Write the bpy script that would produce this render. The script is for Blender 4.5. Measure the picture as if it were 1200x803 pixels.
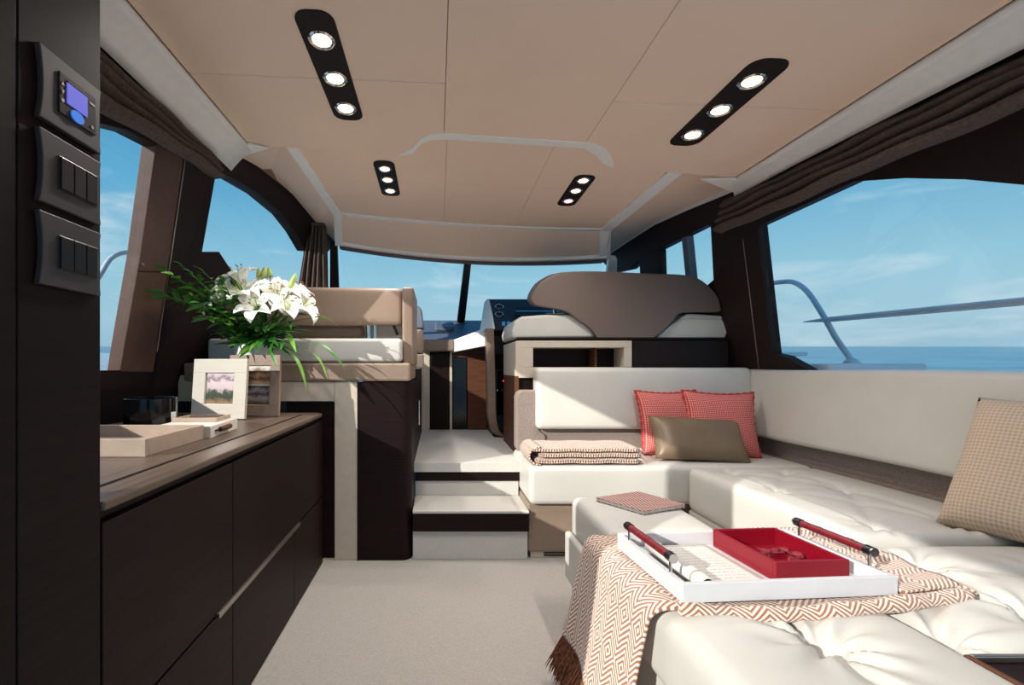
import bpy, bmesh, math, random
from mathutils import Vector, Matrix
random.seed(7)
R = math.radians
SC = bpy.context.scene
COL = SC.collection
for o in list(bpy.data.objects):
    bpy.data.objects.remove(o)

# ------------------------------------------------------------------ camera
F, VX, VY, H = 520.0, 512.0, 430.0, 1.0        # focal length in px, vanishing point of the boat's axis, eye height
cam_d = bpy.data.cameras.new('camera')
cam_d.sensor_width = 36.0
cam_d.lens = F / 1200.0 * 36.0
cam_d.shift_x = (600.0 - VX) / 1200.0
cam_d.shift_y = (VY - 401.5) / 1200.0
cam_d.clip_start = 0.02
cam_d.clip_end = 9000
cam = bpy.data.objects.new('camera', cam_d)
COL.objects.link(cam)
cam.location = (0, 0, H)
cam.rotation_euler = (R(90), 0, 0)
SC.camera = cam

# ------------------------------------------------------------------ colour management
SC.view_settings.view_transform = 'Standard'
SC.view_settings.look = 'None'
SC.view_settings.gamma = 1.0
SC.view_settings.use_curve_mapping = False
SC.view_settings.exposure = 1.0

# ------------------------------------------------------------------ sky (boat is trimmed 2.5 degrees bow down, so sky and sea lean)
PITCH = math.atan(24.0 / F)
w = bpy.data.worlds.new('sky')
SC.world = w
w.use_nodes = True
nt = w.node_tree
for n in list(nt.nodes):
    nt.nodes.remove(n)
out = nt.nodes.new('ShaderNodeOutputWorld')
bg = nt.nodes.new('ShaderNodeBackground')
tc = nt.nodes.new('ShaderNodeTexCoord')
mp = nt.nodes.new('ShaderNodeMapping')
mp.inputs['Rotation'].default_value = (-PITCH, 0, 0)
sep = nt.nodes.new('ShaderNodeSeparateXYZ')
ramp = nt.nodes.new('ShaderNodeValToRGB')
cr = ramp.color_ramp
cr.elements[0].position = 0.0
cr.elements[0].color = (0.30, 0.50, 0.62, 1)
cr.elements[1].position = 1.0
cr.elements[1].color = (0.035, 0.20, 0.48, 1)
for p, c in ((0.05, (0.35, 0.56, 0.67, 1)), (0.14, (0.29, 0.55, 0.69, 1)), (0.30, (0.11, 0.38, 0.60, 1)), (0.5, (0.065, 0.28, 0.53, 1))):
    e = cr.elements.new(p)
    e.color = c
mp2 = nt.nodes.new('ShaderNodeMapping')
mp2.inputs['Scale'].default_value = (1.6, 1.6, 7.0)
mp2.inputs['Rotation'].default_value = (R(8), R(10), R(20))
noi = nt.nodes.new('ShaderNodeTexNoise')
noi.inputs['Scale'].default_value = 2.3
noi.inputs['Detail'].default_value = 7
noi.inputs['Roughness'].default_value = 0.56
noi.inputs['Distortion'].default_value = 0.5
cramp = nt.nodes.new('ShaderNodeValToRGB')
cramp.color_ramp.elements[0].position = 0.55
cramp.color_ramp.elements[1].position = 0.78
cramp.color_ramp.elements[1].color = (0.6, 0.6, 0.6, 1)
mixc = nt.nodes.new('ShaderNodeMix')
mixc.data_type = 'RGBA'
mixc.inputs['B'].default_value = (0.75, 0.82, 0.86, 1)
L = nt.links.new
L(tc.outputs['Generated'], mp.inputs['Vector'])
L(mp.outputs['Vector'], sep.inputs['Vector'])
L(sep.outputs['Z'], ramp.inputs['Fac'])
L(mp.outputs['Vector'], mp2.inputs['Vector'])
L(mp2.outputs['Vector'], noi.inputs['Vector'])
L(noi.outputs['Fac'], cramp.inputs['Fac'])
L(cramp.outputs['Color'], mixc.inputs['Factor'])
L(ramp.outputs['Color'], mixc.inputs['A'])
L(mixc.outputs['Result'], bg.inputs['Color'])
L(bg.outputs['Background'], out.inputs['Surface'])
bg.inputs['Strength'].default_value = 0.56

# ------------------------------------------------------------------ sun: low, from port
SUN_DIR = Vector((1.0, 0.80, -0.50))
sun_d = bpy.data.lights.new('sun_offscreen', 'SUN')
sun_d.energy = 2.7
sun_d.angle = R(0.6)
sun_d.color = (1.0, 0.95, 0.88)
sun = bpy.data.objects.new('sun_offscreen', sun_d)
COL.objects.link(sun)
sun.rotation_euler = SUN_DIR.to_track_quat('-Z', 'Y').to_euler()
sun.location = (-6, 0, 5)

SPOT_W = 7.0            # each ceiling downlight

# ================================================================== helpers
def P(px, py, Y):
    return Vector(((px - VX) * Y / F, Y, H - (py - VY) * Y / F))
def PZ(px, py, z):
    Y = (H - z) * F / (py - VY)
    return P(px, py, Y)
def PX(px, py, x):
    return P(px, py, x * F / (px - VX))

def s2l(c):
    r = []
    for v in c:
        v = v / 255.0
        r.append(v / 12.92 if v <= 0.04045 else ((v + 0.055) / 1.055) ** 2.4)
    return tuple(r) + (1.0,)

MATS = {}
class NB:
    """small node builder"""
    def __init__(self, name):
        m = bpy.data.materials.new(name)
        m.use_nodes = True
        self.m = m
        self.t = m.node_tree
        self.b = self.t.nodes['Principled BSDF']
    def n(self, kind, **kw):
        nd = self.t.nodes.new(kind)
        for k, v in kw.items():
            if k in nd.inputs:
                nd.inputs[k].default_value = v
            else:
                setattr(nd, k, v)
        return nd
    def l(self, a, b):
        self.t.links.new(a, b)
    def coord(self, which='Object', scale=(1, 1, 1), rot=(0, 0, 0)):
        c = self.n('ShaderNodeTexCoord')
        mpn = self.n('ShaderNodeMapping')
        mpn.inputs['Scale'].default_value = scale
        mpn.inputs['Rotation'].default_value = rot
        self.l(c.outputs[which], mpn.inputs['Vector'])
        return mpn.outputs['Vector']
    def ramp(self, fac, stops):
        r = self.n('ShaderNodeValToRGB')
        els = r.color_ramp.elements
        while len(els) < len(stops):
            els.new(0.5)
        for e, (p, c) in zip(els, stops):
            e.position = p
            e.color = c
        self.l(fac, r.inputs['Fac'])
        return r.outputs['Color']
    def math(self, op, a, b=None):
        m = self.n('ShaderNodeMath', operation=op)
        for i, v in enumerate((a, b)):
            if v is None:
                continue
            if isinstance(v, (int, float)):
                m.inputs[i].default_value = v
            else:
                self.l(v, m.inputs[i])
        return m.outputs[0]
    def bump(self, h, strength=0.2, dist=0.002):
        bn = self.n('ShaderNodeBump')
        bn.inputs['Strength'].default_value = strength
        bn.inputs['Distance'].default_value = dist
        self.l(h, bn.inputs['Height'])
        self.l(bn.outputs['Normal'], self.b.inputs['Normal'])

def plain(name, rgb, rough=0.5, metal=0.0, noise=0.04, nscale=30, bump=0.0, bscale=400, spec=0.5, coat=0.0):
    if name in MATS:
        return MATS[name]
    b = NB(name)
    c = s2l(rgb)
    v = b.coord('Object')
    nz = b.n('ShaderNodeTexNoise', Scale=nscale, Detail=3)
    b.l(v, nz.inputs['Vector'])
    lo = tuple(x * (1 - noise * 2) for x in c[:3]) + (1,)
    hi = tuple(min(1, x * (1 + noise * 2)) for x in c[:3]) + (1,)
    b.l(b.ramp(nz.outputs['Fac'], [(0.3, lo), (0.7, hi)]), b.b.inputs['Base Color'])
    b.b.inputs['Roughness'].default_value = rough
    b.b.inputs['Metallic'].default_value = metal
    b.b.inputs['Specular IOR Level'].default_value = spec
    b.b.inputs['Coat Weight'].default_value = coat
    if bump:
        n2 = b.n('ShaderNodeTexNoise', Scale=bscale, Detail=4)
        b.l(v, n2.inputs['Vector'])
        b.bump(n2.outputs['Fac'], bump, 0.003)
    MATS[name] = b.m
    return b.m

def wood(name, dark, light, scale=(2, 2, 48), rough=0.5):
    b = NB(name)
    v = b.coord('Object', scale)
    nz = b.n('ShaderNodeTexNoise', Scale=1.6, Detail=6, Roughness=0.65, Distortion=0.4)
    b.l(v, nz.inputs['Vector'])
    b.l(b.ramp(nz.outputs['Fac'], [(0.25, s2l(dark)), (0.75, s2l(light))]), b.b.inputs['Base Color'])
    b.b.inputs['Roughness'].default_value = rough
    b.b.inputs['Specular IOR Level'].default_value = 0.16
    b.bump(nz.outputs['Fac'], 0.08, 0.001)
    MATS[name] = b.m
    return b.m

def leather(name, rgb, rough=0.45):
    b = NB(name)
    c = s2l(rgb)
    v = b.coord('Object')
    vor = b.n('ShaderNodeTexVoronoi', Scale=420)
    b.l(v, vor.inputs['Vector'])
    nz = b.n('ShaderNodeTexNoise', Scale=6, Detail=4)
    b.l(v, nz.inputs['Vector'])
    lo = tuple(x * 0.94 for x in c[:3]) + (1,)
    b.l(b.ramp(nz.outputs['Fac'], [(0.3, lo), (0.7, c)]), b.b.inputs['Base Color'])
    b.b.inputs['Roughness'].default_value = rough
    b.bump(vor.outputs['Distance'], 0.12, 0.001)
    MATS[name] = b.m
    return b.m

def zigzag(name, dark, light, across=14.0, stripes=62.0, amp=2.6, rough=0.9):
    """woven concentric chevrons on the UV (metres)"""
    b = NB(name)
    v = b.coord('UV')
    sp = b.n('ShaderNodeSeparateXYZ')
    nz = b.n('ShaderNodeTexNoise', Scale=9, Detail=2)
    b.l(v, nz.inputs['Vector'])
    b.l(v, sp.inputs['Vector'])
    u = b.math('ADD', b.math('MULTIPLY', sp.outputs['X'], across), b.math('MULTIPLY', nz.outputs['Fac'], 0.25))
    tri = b.math('ABSOLUTE', b.math('SUBTRACT', b.math('FRACT', u), 0.5))
    # the second axis folds back and forth too, so lozenges form where the chevrons meet
    vv = b.math('ABSOLUTE', b.math('SUBTRACT', b.math('FRACT', b.math('MULTIPLY', sp.outputs['Y'], 4.2)), 0.5))
    vv = b.math('MULTIPLY', vv, stripes / 4.2)
    ph = b.math('ADD', vv, b.math('MULTIPLY', tri, amp * 2))
    sn = b.math('SINE', b.math('MULTIPLY', ph, 6.2832))
    yarn = b.n('ShaderNodeTexNoise', Scale=900, Detail=2)
    b.l(v, yarn.inputs['Vector'])
    sn2 = b.math('ADD', b.math('MULTIPLY', sn, 0.5), b.math('MULTIPLY', yarn.outputs['Fac'], 1.0))
    b.l(b.ramp(sn2, [(0.35, s2l(dark)), (0.66, s2l(light))]), b.b.inputs['Base Color'])
    b.b.inputs['Roughness'].default_value = rough
    b.b.inputs['Sheen Weight'].default_value = 0.3
    b.bump(sn2, 0.45, 0.003)
    MATS[name] = b.m
    return b.m

def weave(name, c1, c2, s=90.0, rough=0.85, thr=(0.42, 0.58), bump=0.3):
    """small lozenge weave on the UV"""
    b = NB(name)
    v = b.coord('UV')
    sp = b.n('ShaderNodeSeparateXYZ')
    b.l(v, sp.inputs['Vector'])
    a = b.math('SINE', b.math('MULTIPLY', b.math('ADD', sp.outputs['X'], sp.outputs['Y']), s * 3.1416))
    c = b.math('SINE', b.math('MULTIPLY', b.math('SUBTRACT', sp.outputs['X'], sp.outputs['Y']), s * 3.1416))
    h = b.math('ADD', b.math('MULTIPLY', b.math('MULTIPLY', a, c), 0.5), 0.5)
    b.l(b.ramp(h, [(thr[0], s2l(c1)), (thr[1], s2l(c2))]), b.b.inputs['Base Color'])
    b.b.inputs['Roughness'].default_value = rough
    b.bump(h, bump, 0.002)
    MATS[name] = b.m
    return b.m

def emit(name, rgb, strength):
    b = NB(name)
    b.b.inputs['Base Color'].default_value = s2l(rgb)
    b.b.inputs['Emission Color'].default_value = s2l(rgb)
    b.b.inputs['Emission Strength'].default_value = strength
    MATS[name] = b.m
    return b.m

M = MATS
wood('dark_wood', (14, 6, 6), (38, 21, 18))
wood('dark_wood_long', (12, 6, 6), (30, 17, 16), (2, 2, 48))
wood('brown_wood', (70, 42, 30), (110, 70, 50), (3, 3, 70))
wood('worktop_wood', (82, 68, 60), (120, 102, 90), (40, 2, 2), 0.35)
plain('dark_panel', (30, 21, 20), 0.55, noise=0.06, spec=0.2)
plain('dark_substrate', (30, 21, 20), 0.6, spec=0.2)
plain('pillar_brown', (98, 72, 62), 0.5, noise=0.05, bump=0.05)
plain('pillar_dark', (42, 30, 28), 0.55, noise=0.05, spec=0.2)
plain('headliner', (247, 219, 197), 0.75, noise=0.008, nscale=4)
plain('headliner_gap', (150, 126, 108), 0.9)
plain('white_trim', (250, 248, 245), 0.45, noise=0.015)
leather('white_leather', (208, 204, 196), 0.42)
leather('taupe_leather', (140, 118, 102), 0.5)
leather('seat_taupe', (112, 96, 88), 0.5)
plain('beige_panel', (200, 187, 170), 0.5, noise=0.02)
plain('taupe_panel', (142, 122, 106), 0.45, noise=0.03)
plain('carpet', (180, 174, 166), 0.95, noise=0.06, nscale=220, bump=0.5, bscale=260)
plain('tread', (206, 202, 195), 0.8, noise=0.03, nscale=150, bump=0.2)
plain('chrome', (215, 215, 218), 0.15, 1.0, noise=0.01)
plain('steel', (222, 222, 224), 0.3, 0.15, noise=0.01)
plain('silver_trim', (170, 162, 155), 0.35, 1.0, noise=0.02)
plain('grey_fabric', (140, 126, 118), 0.95, noise=0.14, nscale=260, bump=0.4, bscale=420)
plain('blind_fabric', (84, 69, 62), 0.9, noise=0.16, nscale=90, bump=0.4, bscale=160)
plain('curtain_fabric', (92, 76, 68), 0.9, noise=0.1, nscale=60)
plain('plate_grey', (58, 55, 57), 0.45, noise=0.02)
plain('button_black', (22, 22, 26), 0.3, noise=0.02)
plain('gloss_black', (6, 6, 7), 0.12, noise=0.01, spec=0.4)
plain('paper', (222, 219, 214), 0.7, noise=0.01)
plain('tan_box', (178, 156, 138), 0.55, noise=0.03)
plain('cream_box', (226, 218, 206), 0.5, noise=0.02)
plain('tray_white', (214, 213, 215), 0.35, noise=0.01)
plain('red_lacquer', (132, 10, 30), 0.3, noise=0.03)
plain('red_leather', (112, 16, 28), 0.5, noise=0.15, nscale=60)
plain('petal_red', (120, 10, 26), 0.6)
plain('ceramic', (240, 240, 238), 0.2, noise=0.01)
plain('petal_white', (250, 248, 240), 0.5, noise=0.02)
plain('bud_green', (178, 196, 110), 0.5)
plain('leaf_green', (58, 124, 44), 0.42, noise=0.25, nscale=14)
plain('leaf_light', (116, 172, 66), 0.42, noise=0.2, nscale=14)
plain('stem_green', (58, 104, 40), 0.5)
plain('stamen', (150, 84, 30), 0.8)
plain('gelcoat', (238, 238, 238), 0.25, noise=0.01)
plain('dash_grey', (96, 104, 118), 0.5, noise=0.03)
plain('dash_black', (34, 34, 37), 0.4, noise=0.03)
plain('fringe_brown', (152, 100, 70), 0.9, noise=0.3, nscale=120)
plain('fringe_cream', (226, 208, 190), 0.9, noise=0.1, nscale=120)
plain('lumbar_satin', (118, 98, 76), 0.42, noise=0.05, nscale=9)
plain('frame_tan', (150, 126, 110), 0.6, noise=0.05)
zigzag('throw_weave', (166, 106, 74), (240, 226, 212))
zigzag('folded_weave', (132, 80, 58), (232, 212, 196), 20, 60, 2.2)
weave('red_weave', (178, 52, 52), (228, 156, 146), 105, thr=(0.5, 0.6))
weave('beige_weave', (184, 161, 138), (205, 184, 162), 85, thr=(0.25, 0.6), bump=0.5)
weave('book_weave', (122, 66, 58), (206, 176, 166), 75)
weave('frame_weave', (188, 178, 164), (222, 214, 200), 230)
emit('lens_light', (255, 214, 150), 5.0)
emit('lens_red', (255, 120, 140), 4.0)
emit('screen_blue', (86, 92, 214), 0.26)
emit('button_blue', (10, 120, 235), 0.2)
emit('led_red', (255, 40, 30), 2.0)

def glass_mat():
    b = NB('window_glass')
    t = b.t
    t.nodes.remove(b.b)
    o = t.nodes['Material Output']
    tr = b.n('ShaderNodeBsdfTransparent')
    tr.inputs['Color'].default_value = (0.97, 0.985, 0.985, 1)
    gl = b.n('ShaderNodeBsdfGlossy')
    gl.inputs['Roughness'].default_value = 0.02
    nz = b.n('ShaderNodeTexNoise', Scale=1.5)
    mx = b.n('ShaderNodeMixShader')
    mul = b.math('MULTIPLY', nz.outputs['Fac'], 0.05)
    b.l(mul, mx.inputs['Fac'])
    b.l(tr.outputs[0], mx.inputs[1])
    b.l(gl.outputs[0], mx.inputs[2])
    b.l(mx.outputs[0], o.inputs['Surface'])
    MATS['glass'] = b.m
glass_mat()

def sea_mat():
    b = NB('sea_water')
    v = b.coord('Object', (1, 1, 1))
    n1 = b.n('ShaderNodeTexNoise', Scale=0.22, Detail=10, Roughness=0.72)
    mpn = b.coord('Object', (0.35, 1.0, 1))
    b.l(mpn, n1.inputs['Vector'])
    b.l(b.ramp(n1.outputs['Fac'], [(0.38, (0.06, 0.20, 0.30, 1)), (0.62, (0.22, 0.42, 0.50, 1))]), b.b.inputs['Base Color'])
    b.b.inputs['Roughness'].default_value = 0.3
    b.bump(n1.outputs['Fac'], 0.9, 0.35)
    MATS['sea'] = b.m
sea_mat()

def photo_mat(name, kind):
    b = NB(name)
    v = b.coord('UV')
    sp = b.n('ShaderNodeSeparateXYZ')
    b.l(v, sp.inputs['Vector'])
    n1 = b.n('ShaderNodeTexNoise', Scale=4, Detail=6, Roughness=0.7)
    b.l(v, n1.inputs['Vector'])
    f = b.math('ADD', sp.outputs['Y'], b.math('MULTIPLY', b.math('SUBTRACT', n1.outputs['Fac'], 0.5), 0.7))
    stops = {
        'beach': [(0.05, s2l((140, 112, 84))), (0.2, s2l((44, 52, 34))), (0.38, s2l((52, 70, 52))), (0.5, s2l((206, 180, 182))), (0.72, s2l((214, 192, 200))), (0.8, s2l((120, 88, 80))), (0.95, s2l((206, 186, 196)))],
        'village': [(0.1, s2l((196, 170, 140))), (0.3, s2l((120, 70, 44))), (0.5, s2l((190, 150, 116))), (0.7, s2l((92, 66, 40))), (0.95, s2l((236, 224, 214)))],
        'rocks': [(0.1, s2l((88, 80, 70))), (0.35, s2l((168, 150, 150))), (0.55, s2l((74, 66, 70))), (0.75, s2l((150, 140, 150))), (0.95, s2l((60, 62, 52)))],
    }[kind]
    b.l(b.ramp(f, stops), b.b.inputs['Base Color'])
    b.b.inputs['Roughness'].default_value = 0.25
    MATS[name] = b.m
photo_mat('photo_beach', 'beach')
photo_mat('photo_village', 'village')
photo_mat('photo_rocks', 'rocks')

# ---------------------------------------------------------------- mesh helpers
def mesh_from(name, verts, faces, uvs=None):
    me = bpy.data.meshes.new(name)
    me.from_pydata([tuple(v) for v in verts], [], faces)
    if uvs:
        ul = me.uv_layers.new(name='UVMap')
        for p in me.polygons:
            for li in p.loop_indices:
                ul.data[li].uv = uvs[me.loops[li].vertex_index]
    me.update()
    return me

def fixn(me):
    bm = bmesh.new()
    bm.from_mesh(me)
    bmesh.ops.recalc_face_normals(bm, faces=bm.faces)
    bm.to_mesh(me)
    bm.free()

def link(name, me, mat=None, parent=None, smooth=False, bevel=0.0, seg=2, solid=0.0, offset=-1.0):
    o = bpy.data.objects.new(name, me)
    COL.objects.link(o)
    if mat:
        me.materials.append(M[mat] if isinstance(mat, str) else mat)
    if parent:
        o.parent = parent
    if smooth:
        for p in me.polygons:
            p.use_smooth = True
    if solid:
        md = o.modifiers.new('solid', 'SOLIDIFY')
        md.thickness = solid
        md.offset = offset
    if bevel:
        md = o.modifiers.new('bevel', 'BEVEL')
        md.width = bevel
        md.segments = seg
        md.limit_method = 'ANGLE'
        md.angle_limit = R(35)
    return o

def tag(o, label, cat, group=None):
    o['label'] = label
    o['category'] = cat
    if group:
        o['group'] = group
    return o

def struct(o, label=None, cat=None):
    o['kind'] = 'structure'
    if label:
        o['label'] = label
    if cat:
        o['category'] = cat
    return o

def thing(name, label, cat, loc=(0, 0, 0), rz=0.0, group=None):
    o = bpy.data.objects.new(name, None)
    COL.objects.link(o)
    o.empty_display_size = 0.05
    o.location = loc
    o.rotation_euler = (0, 0, rz)
    return tag(o, label, cat, group)

def box_me(x0, x1, y0, y1, z0, z1):
    vs = [(x, y, z) for x in (x0, x1) for y in (y0, y1) for z in (z0, z1)]
    fs = [(0, 1, 3, 2), (4, 6, 7, 5), (0, 4, 5, 1), (2, 3, 7, 6), (0, 2, 6, 4), (1, 5, 7, 3)]
    return mesh_from('box', vs, fs)

def box(name, x0, x1, y0, y1, z0, z1, mat, parent=None, bevel=0.003, seg=2):
    """a box in the parent's space with its origin in its own centre"""
    c = Vector(((x0 + x1) / 2, (y0 + y1) / 2, (z0 + z1) / 2))
    o = link(name, box_me(x0 - c.x, x1 - c.x, y0 - c.y, y1 - c.y, z0 - c.z, z1 - c.z), mat, parent, bevel=bevel, seg=seg)
    o.location = c
    return o

def prism_me(poly, ext):
    """polygon (list of 3-D points) extruded by vector ext"""
    n = len(poly)
    e = Vector(ext)
    vs = [Vector(p) for p in poly] + [Vector(p) + e for p in poly]
    fs = [tuple(range(n))[::-1], tuple(range(n, 2 * n))]
    for i in range(n):
        j = (i + 1) % n
        fs.append((i, j, n + j, n + i))
    me = mesh_from('prism', vs, fs)
    fixn(me)
    return me

def prism(name, poly, ext, mat, parent=None, bevel=0.0, seg=2):
    return link(name, prism_me(poly, ext), mat, parent, bevel=bevel, seg=seg)

def tube_me(pts, r, n=10, cap=True):
    pts = [Vector(p) for p in pts]
    rs = r if isinstance(r, (list, tuple)) else [r] * len(pts)
    vs, fs = [], []
    up = None
    for i, p in enumerate(pts):
        d = (pts[min(i + 1, len(pts) - 1)] - pts[max(i - 1, 0)]).normalized()
        if up is None:
            a = Vector((0, 0, 1)) if abs(d.z) < 0.9 else Vector((1, 0, 0))
            up = (a - d * a.dot(d)).normalized()
        else:
            up = (up - d * up.dot(d)).normalized()
        s = d.cross(up)
        for k in range(n):
            t = 2 * math.pi * k / n
            vs.append(p + (up * math.cos(t) + s * math.sin(t)) * rs[i])
    for i in range(len(pts) - 1):
        for k in range(n):
            k2 = (k + 1) % n
            fs.append((i * n + k, i * n + k2, (i + 1) * n + k2, (i + 1) * n + k))
    if cap:
        fs.append(tuple(range(n))[::-1])
        fs.append(tuple(range((len(pts) - 1) * n, len(pts) * n)))
    me = mesh_from('tube', vs, fs)
    fixn(me)
    return me

def smooth_path(pts, n=8):
    """Catmull-Rom through the points"""
    pts = [Vector(p) for p in pts]
    q = [pts[0] * 2 - pts[1]] + pts + [pts[-1] * 2 - pts[-2]]
    o = []
    for i in range(1, len(q) - 2):
        for k in range(n):
            t = k / n
            a, b, c, d = q[i - 1], q[i], q[i + 1], q[i + 2]
            o.append(0.5 * ((2 * b) + (c - a) * t + (2 * a - 5 * b + 4 * c - d) * t * t + (3 * b - a - 3 * c + d) * t ** 3))
    o.append(pts[-1])
    return o

def tube(name, pts, r, mat, parent=None, n=10):
    o = link(name, tube_me(pts, r, n), mat, parent, smooth=True)
    o.data.set_sharp_from_angle(angle=R(50))
    return o

def lathe_me(prof, n=32):
    vs, fs = [], []
    for (r, z) in prof:
        for k in range(n):
            t = 2 * math.pi * k / n
            vs.append((max(r, 1e-4) * math.cos(t), max(r, 1e-4) * math.sin(t), z))
    for i in range(len(prof) - 1):
        for k in range(n):
            k2 = (k + 1) % n
            fs.append((i * n + k, i * n + k2, (i + 1) * n + k2, (i + 1) * n + k))
    me = mesh_from('lathe', vs, fs)
    fixn(me)
    return me

def lathe(name, prof, loc, mat, parent=None, n=32):
    o = link(name, lathe_me(prof, n), mat, parent, smooth=True)
    o.data.set_sharp_from_angle(angle=R(40))
    o.location = loc
    return o

def grid(name, fn, nu, nv, mat, parent=None, uv=None, smooth=True, solid=0.0, offset=-1.0, closed=False):
    vs, fs, us = [], [], []
    for i in range(nu + 1):
        for j in range(nv + 1):
            u, v = i / nu, j / nv
            vs.append(fn(u, v))
            us.append(uv(u, v) if uv else (u, v))
    for i in range(nu):
        for j in range(nv):
            a = i * (nv + 1) + j
            fs.append((a, a + nv + 1, a + nv + 2, a + 1))
    return link(name, mesh_from(name, vs, fs, us), mat, parent, smooth=smooth, solid=solid, offset=offset)

def axis_samples(h, r, n):
    e = [-h, -h + 0.12 * r, -h + 0.35 * r, -h + 0.65 * r, -h + r]
    m = [(-h + r) + (2 * h - 2 * r) * i / n for i in range(1, n)]
    return e + m + [-x for x in e[::-1]]

def rbox_me(w_, d_, h_, r, n=(8, 8, 4), top=None):
    """rounded box centred on x and y, standing on z=0; top(x, y) adds height to the upper half"""
    ax = [axis_samples(w_ / 2, r, n[0]), axis_samples(d_ / 2, r, n[1]), axis_samples(h_ / 2, r, n[2])]
    half = (w_ / 2, d_ / 2, h_ / 2)
    vs, fs, idx = [], [], {}
    def vert(p):
        key = tuple(round(c, 5) for c in p)
        if key in idx:
            return idx[key]
        q = []
        for c, hh in zip(p, half):
            q.append(max(-(hh - r), min(hh - r, c)))
        d = Vector(p) - Vector(q)
        if d.length > 1e-7:
            m_ = max(abs(d.x), abs(d.y), abs(d.z))
            d = d.normalized() * r * (m_ / r)
        o_ = Vector(q) + d
        zz = o_.z + h_ / 2
        if top and p[2] > 0:
            zz += top(o_.x, o_.y) * min(1, (p[2] / (h_ / 2)) ** 2)
        idx[key] = len(vs)
        vs.append((o_.x, o_.y, zz))
        return idx[key]
    for a in range(3):
        b, c = (a + 1) % 3, (a + 2) % 3
        for s in (-1, 1):
            for i in range(len(ax[b]) - 1):
                for j in range(len(ax[c]) - 1):
                    q = []
                    for (ii, jj) in ((i, j), (i + 1, j), (i + 1, j + 1), (i, j + 1)):
                        p = [0, 0, 0]
                        p[a] = s * half[a]
                        p[b] = ax[b][ii]
                        p[c] = ax[c][jj]
                        q.append(vert(p))
                    fs.append(tuple(q) if s > 0 else tuple(q[::-1]))
    return mesh_from('rounded', vs, fs)

def cushion(name, x0, x1, y0, y1, z0, z1, mat, parent=None, r=0.03, n=(10, 10, 4), top=None):
    me = rbox_me(x1 - x0, y1 - y0, z1 - z0, min(r, (z1 - z0) / 2.01), n, top)
    o = link(name, me, mat, parent, smooth=True)
    o.location = ((x0 + x1) / 2, (y0 + y1) / 2, z0)
    return o

def copy_tree(o, parent=None):
    c = o.copy()
    COL.objects.link(c)
    c.parent = parent
    for ch in o.children:
        copy_tree(ch, c)
    return c

# ================================================================== the sea and the boat outside
def sea_z(y):
    return -1.6 + math.tan(PITCH) * y
sea = link('sea', mesh_from('sea', [(-4000, -4000, sea_z(-4000)), (4000, -4000, sea_z(-4000)), (4000, 6000, sea_z(6000)), (-4000, 6000, sea_z(6000))], [(0, 1, 2, 3)]), 'sea')
struct(sea, 'calm blue sea reaching to the horizon outside the windows')

def side_deck(name, sgn, label):
    """white side deck with a raised bulwark forward"""
    xi, xo = (2.02, 2.75) if sgn > 0 else (-1.44, -2.15)
    if sgn > 0:
        prof = [(xi, 0.86), (xo - sgn * 0.1, 0.84), (xo - sgn * 0.08, 0.90), (xo, 0.90), (xo, 0.6), (xi, 0.6)]
    else:
        prof = [(xi, 0.95), (xo, 1.09), (xo, 0.6), (xi, 0.6)]
    o = prism(name, [(x, -1.4, z) for x, z in prof], (0, 5.2, 0), 'gelcoat', bevel=0.01)
    return struct(o, label)
side_deck('floor_deck_right', 1, 'white side deck outside the wide window behind the sofa')
side_deck('floor_deck_left', -1, 'white side deck outside the window over the sideboard')
fd = prism('floor_foredeck_bounce', [(-0.7, 4.5, 1.26), (1.35, 4.5, 1.26), (1.0, 8.5, 1.22), (0.3, 9.6, 1.2), (-0.35, 8.5, 1.22)], (0, 0, -0.08), 'gelcoat', bevel=0.01)  # out of view; added to bounce sunlight up to the forward ceiling
struct(fd, 'unseen white foredeck ahead of the windscreen, added to bounce light')
aft = box('floor_cockpit_bounce', -1.5, 2.1, -3.4, -1.25, -0.12, 0.0, 'gelcoat', bevel=0.01)  # unseen deck, added to throw sunlight forward into the saloon
struct(aft, 'unseen white cockpit deck behind the saloon, added to bounce light')

# raised coaming seen past the window
cm = thing('deck_coaming', 'white moulded coaming on the side deck beside the bent grab rail', 'deck moulding', (0, 0, 0))
prism('moulding', [(2.25, 2.55, 0.86), (2.72, 2.45, 0.86), (2.72, 3.9, 0.86), (2.2, 3.9, 0.86)], (0, 0, 0.16), 'gelcoat', cm, bevel=0.02, seg=3)
# bent grab rail + long hand rail, right
gr = thing('grab_rail', 'bent stainless grab rail arching up from the deck outside the wide window', 'railing', (0, 0, 0))
arc = [P(896, 334, 3.38), P(912, 331, 3.25), P(930, 331, 3.13), P(946, 342, 3.0), P(963, 367, 2.88), P(980, 397, 2.78), P(994, 417, 2.70), P(998, 425, 2.68), P(998, 433, 2.68)]
arc[-1].z = 1.02
tube('rail_tube', smooth_path(arc, 6), 0.0165, 'steel', gr, 12)
lathe('foot_plate', [(0.0, 0.0), (0.04, 0.0), (0.04, 0.012), (0.02, 0.03), (0.0, 0.03)], (arc[-1].x, arc[-1].y, 1.02), 'steel', gr, 16)
lathe('end_plate', [(0.0, 0.0), (0.036, 0.0), (0.036, 0.012), (0.0, 0.02)], tuple(arc[0]), 'steel', gr, 16).rotation_euler = (R(90), 0, 0)
hr = thing('hand_rail', 'long straight stainless hand rail running aft outside the wide window', 'railing', (0, 0, 0))
a, b_ = PX(1330, 341, 2.5), PX(972, 374.5, 2.5)
tube('rail_tube', [a, a.lerp(b_, 0.5), b_, b_ + (b_ - a).normalized() * 0.2], [0.018, 0.018, 0.017, 0.003], 'steel', hr, 12)
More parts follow.
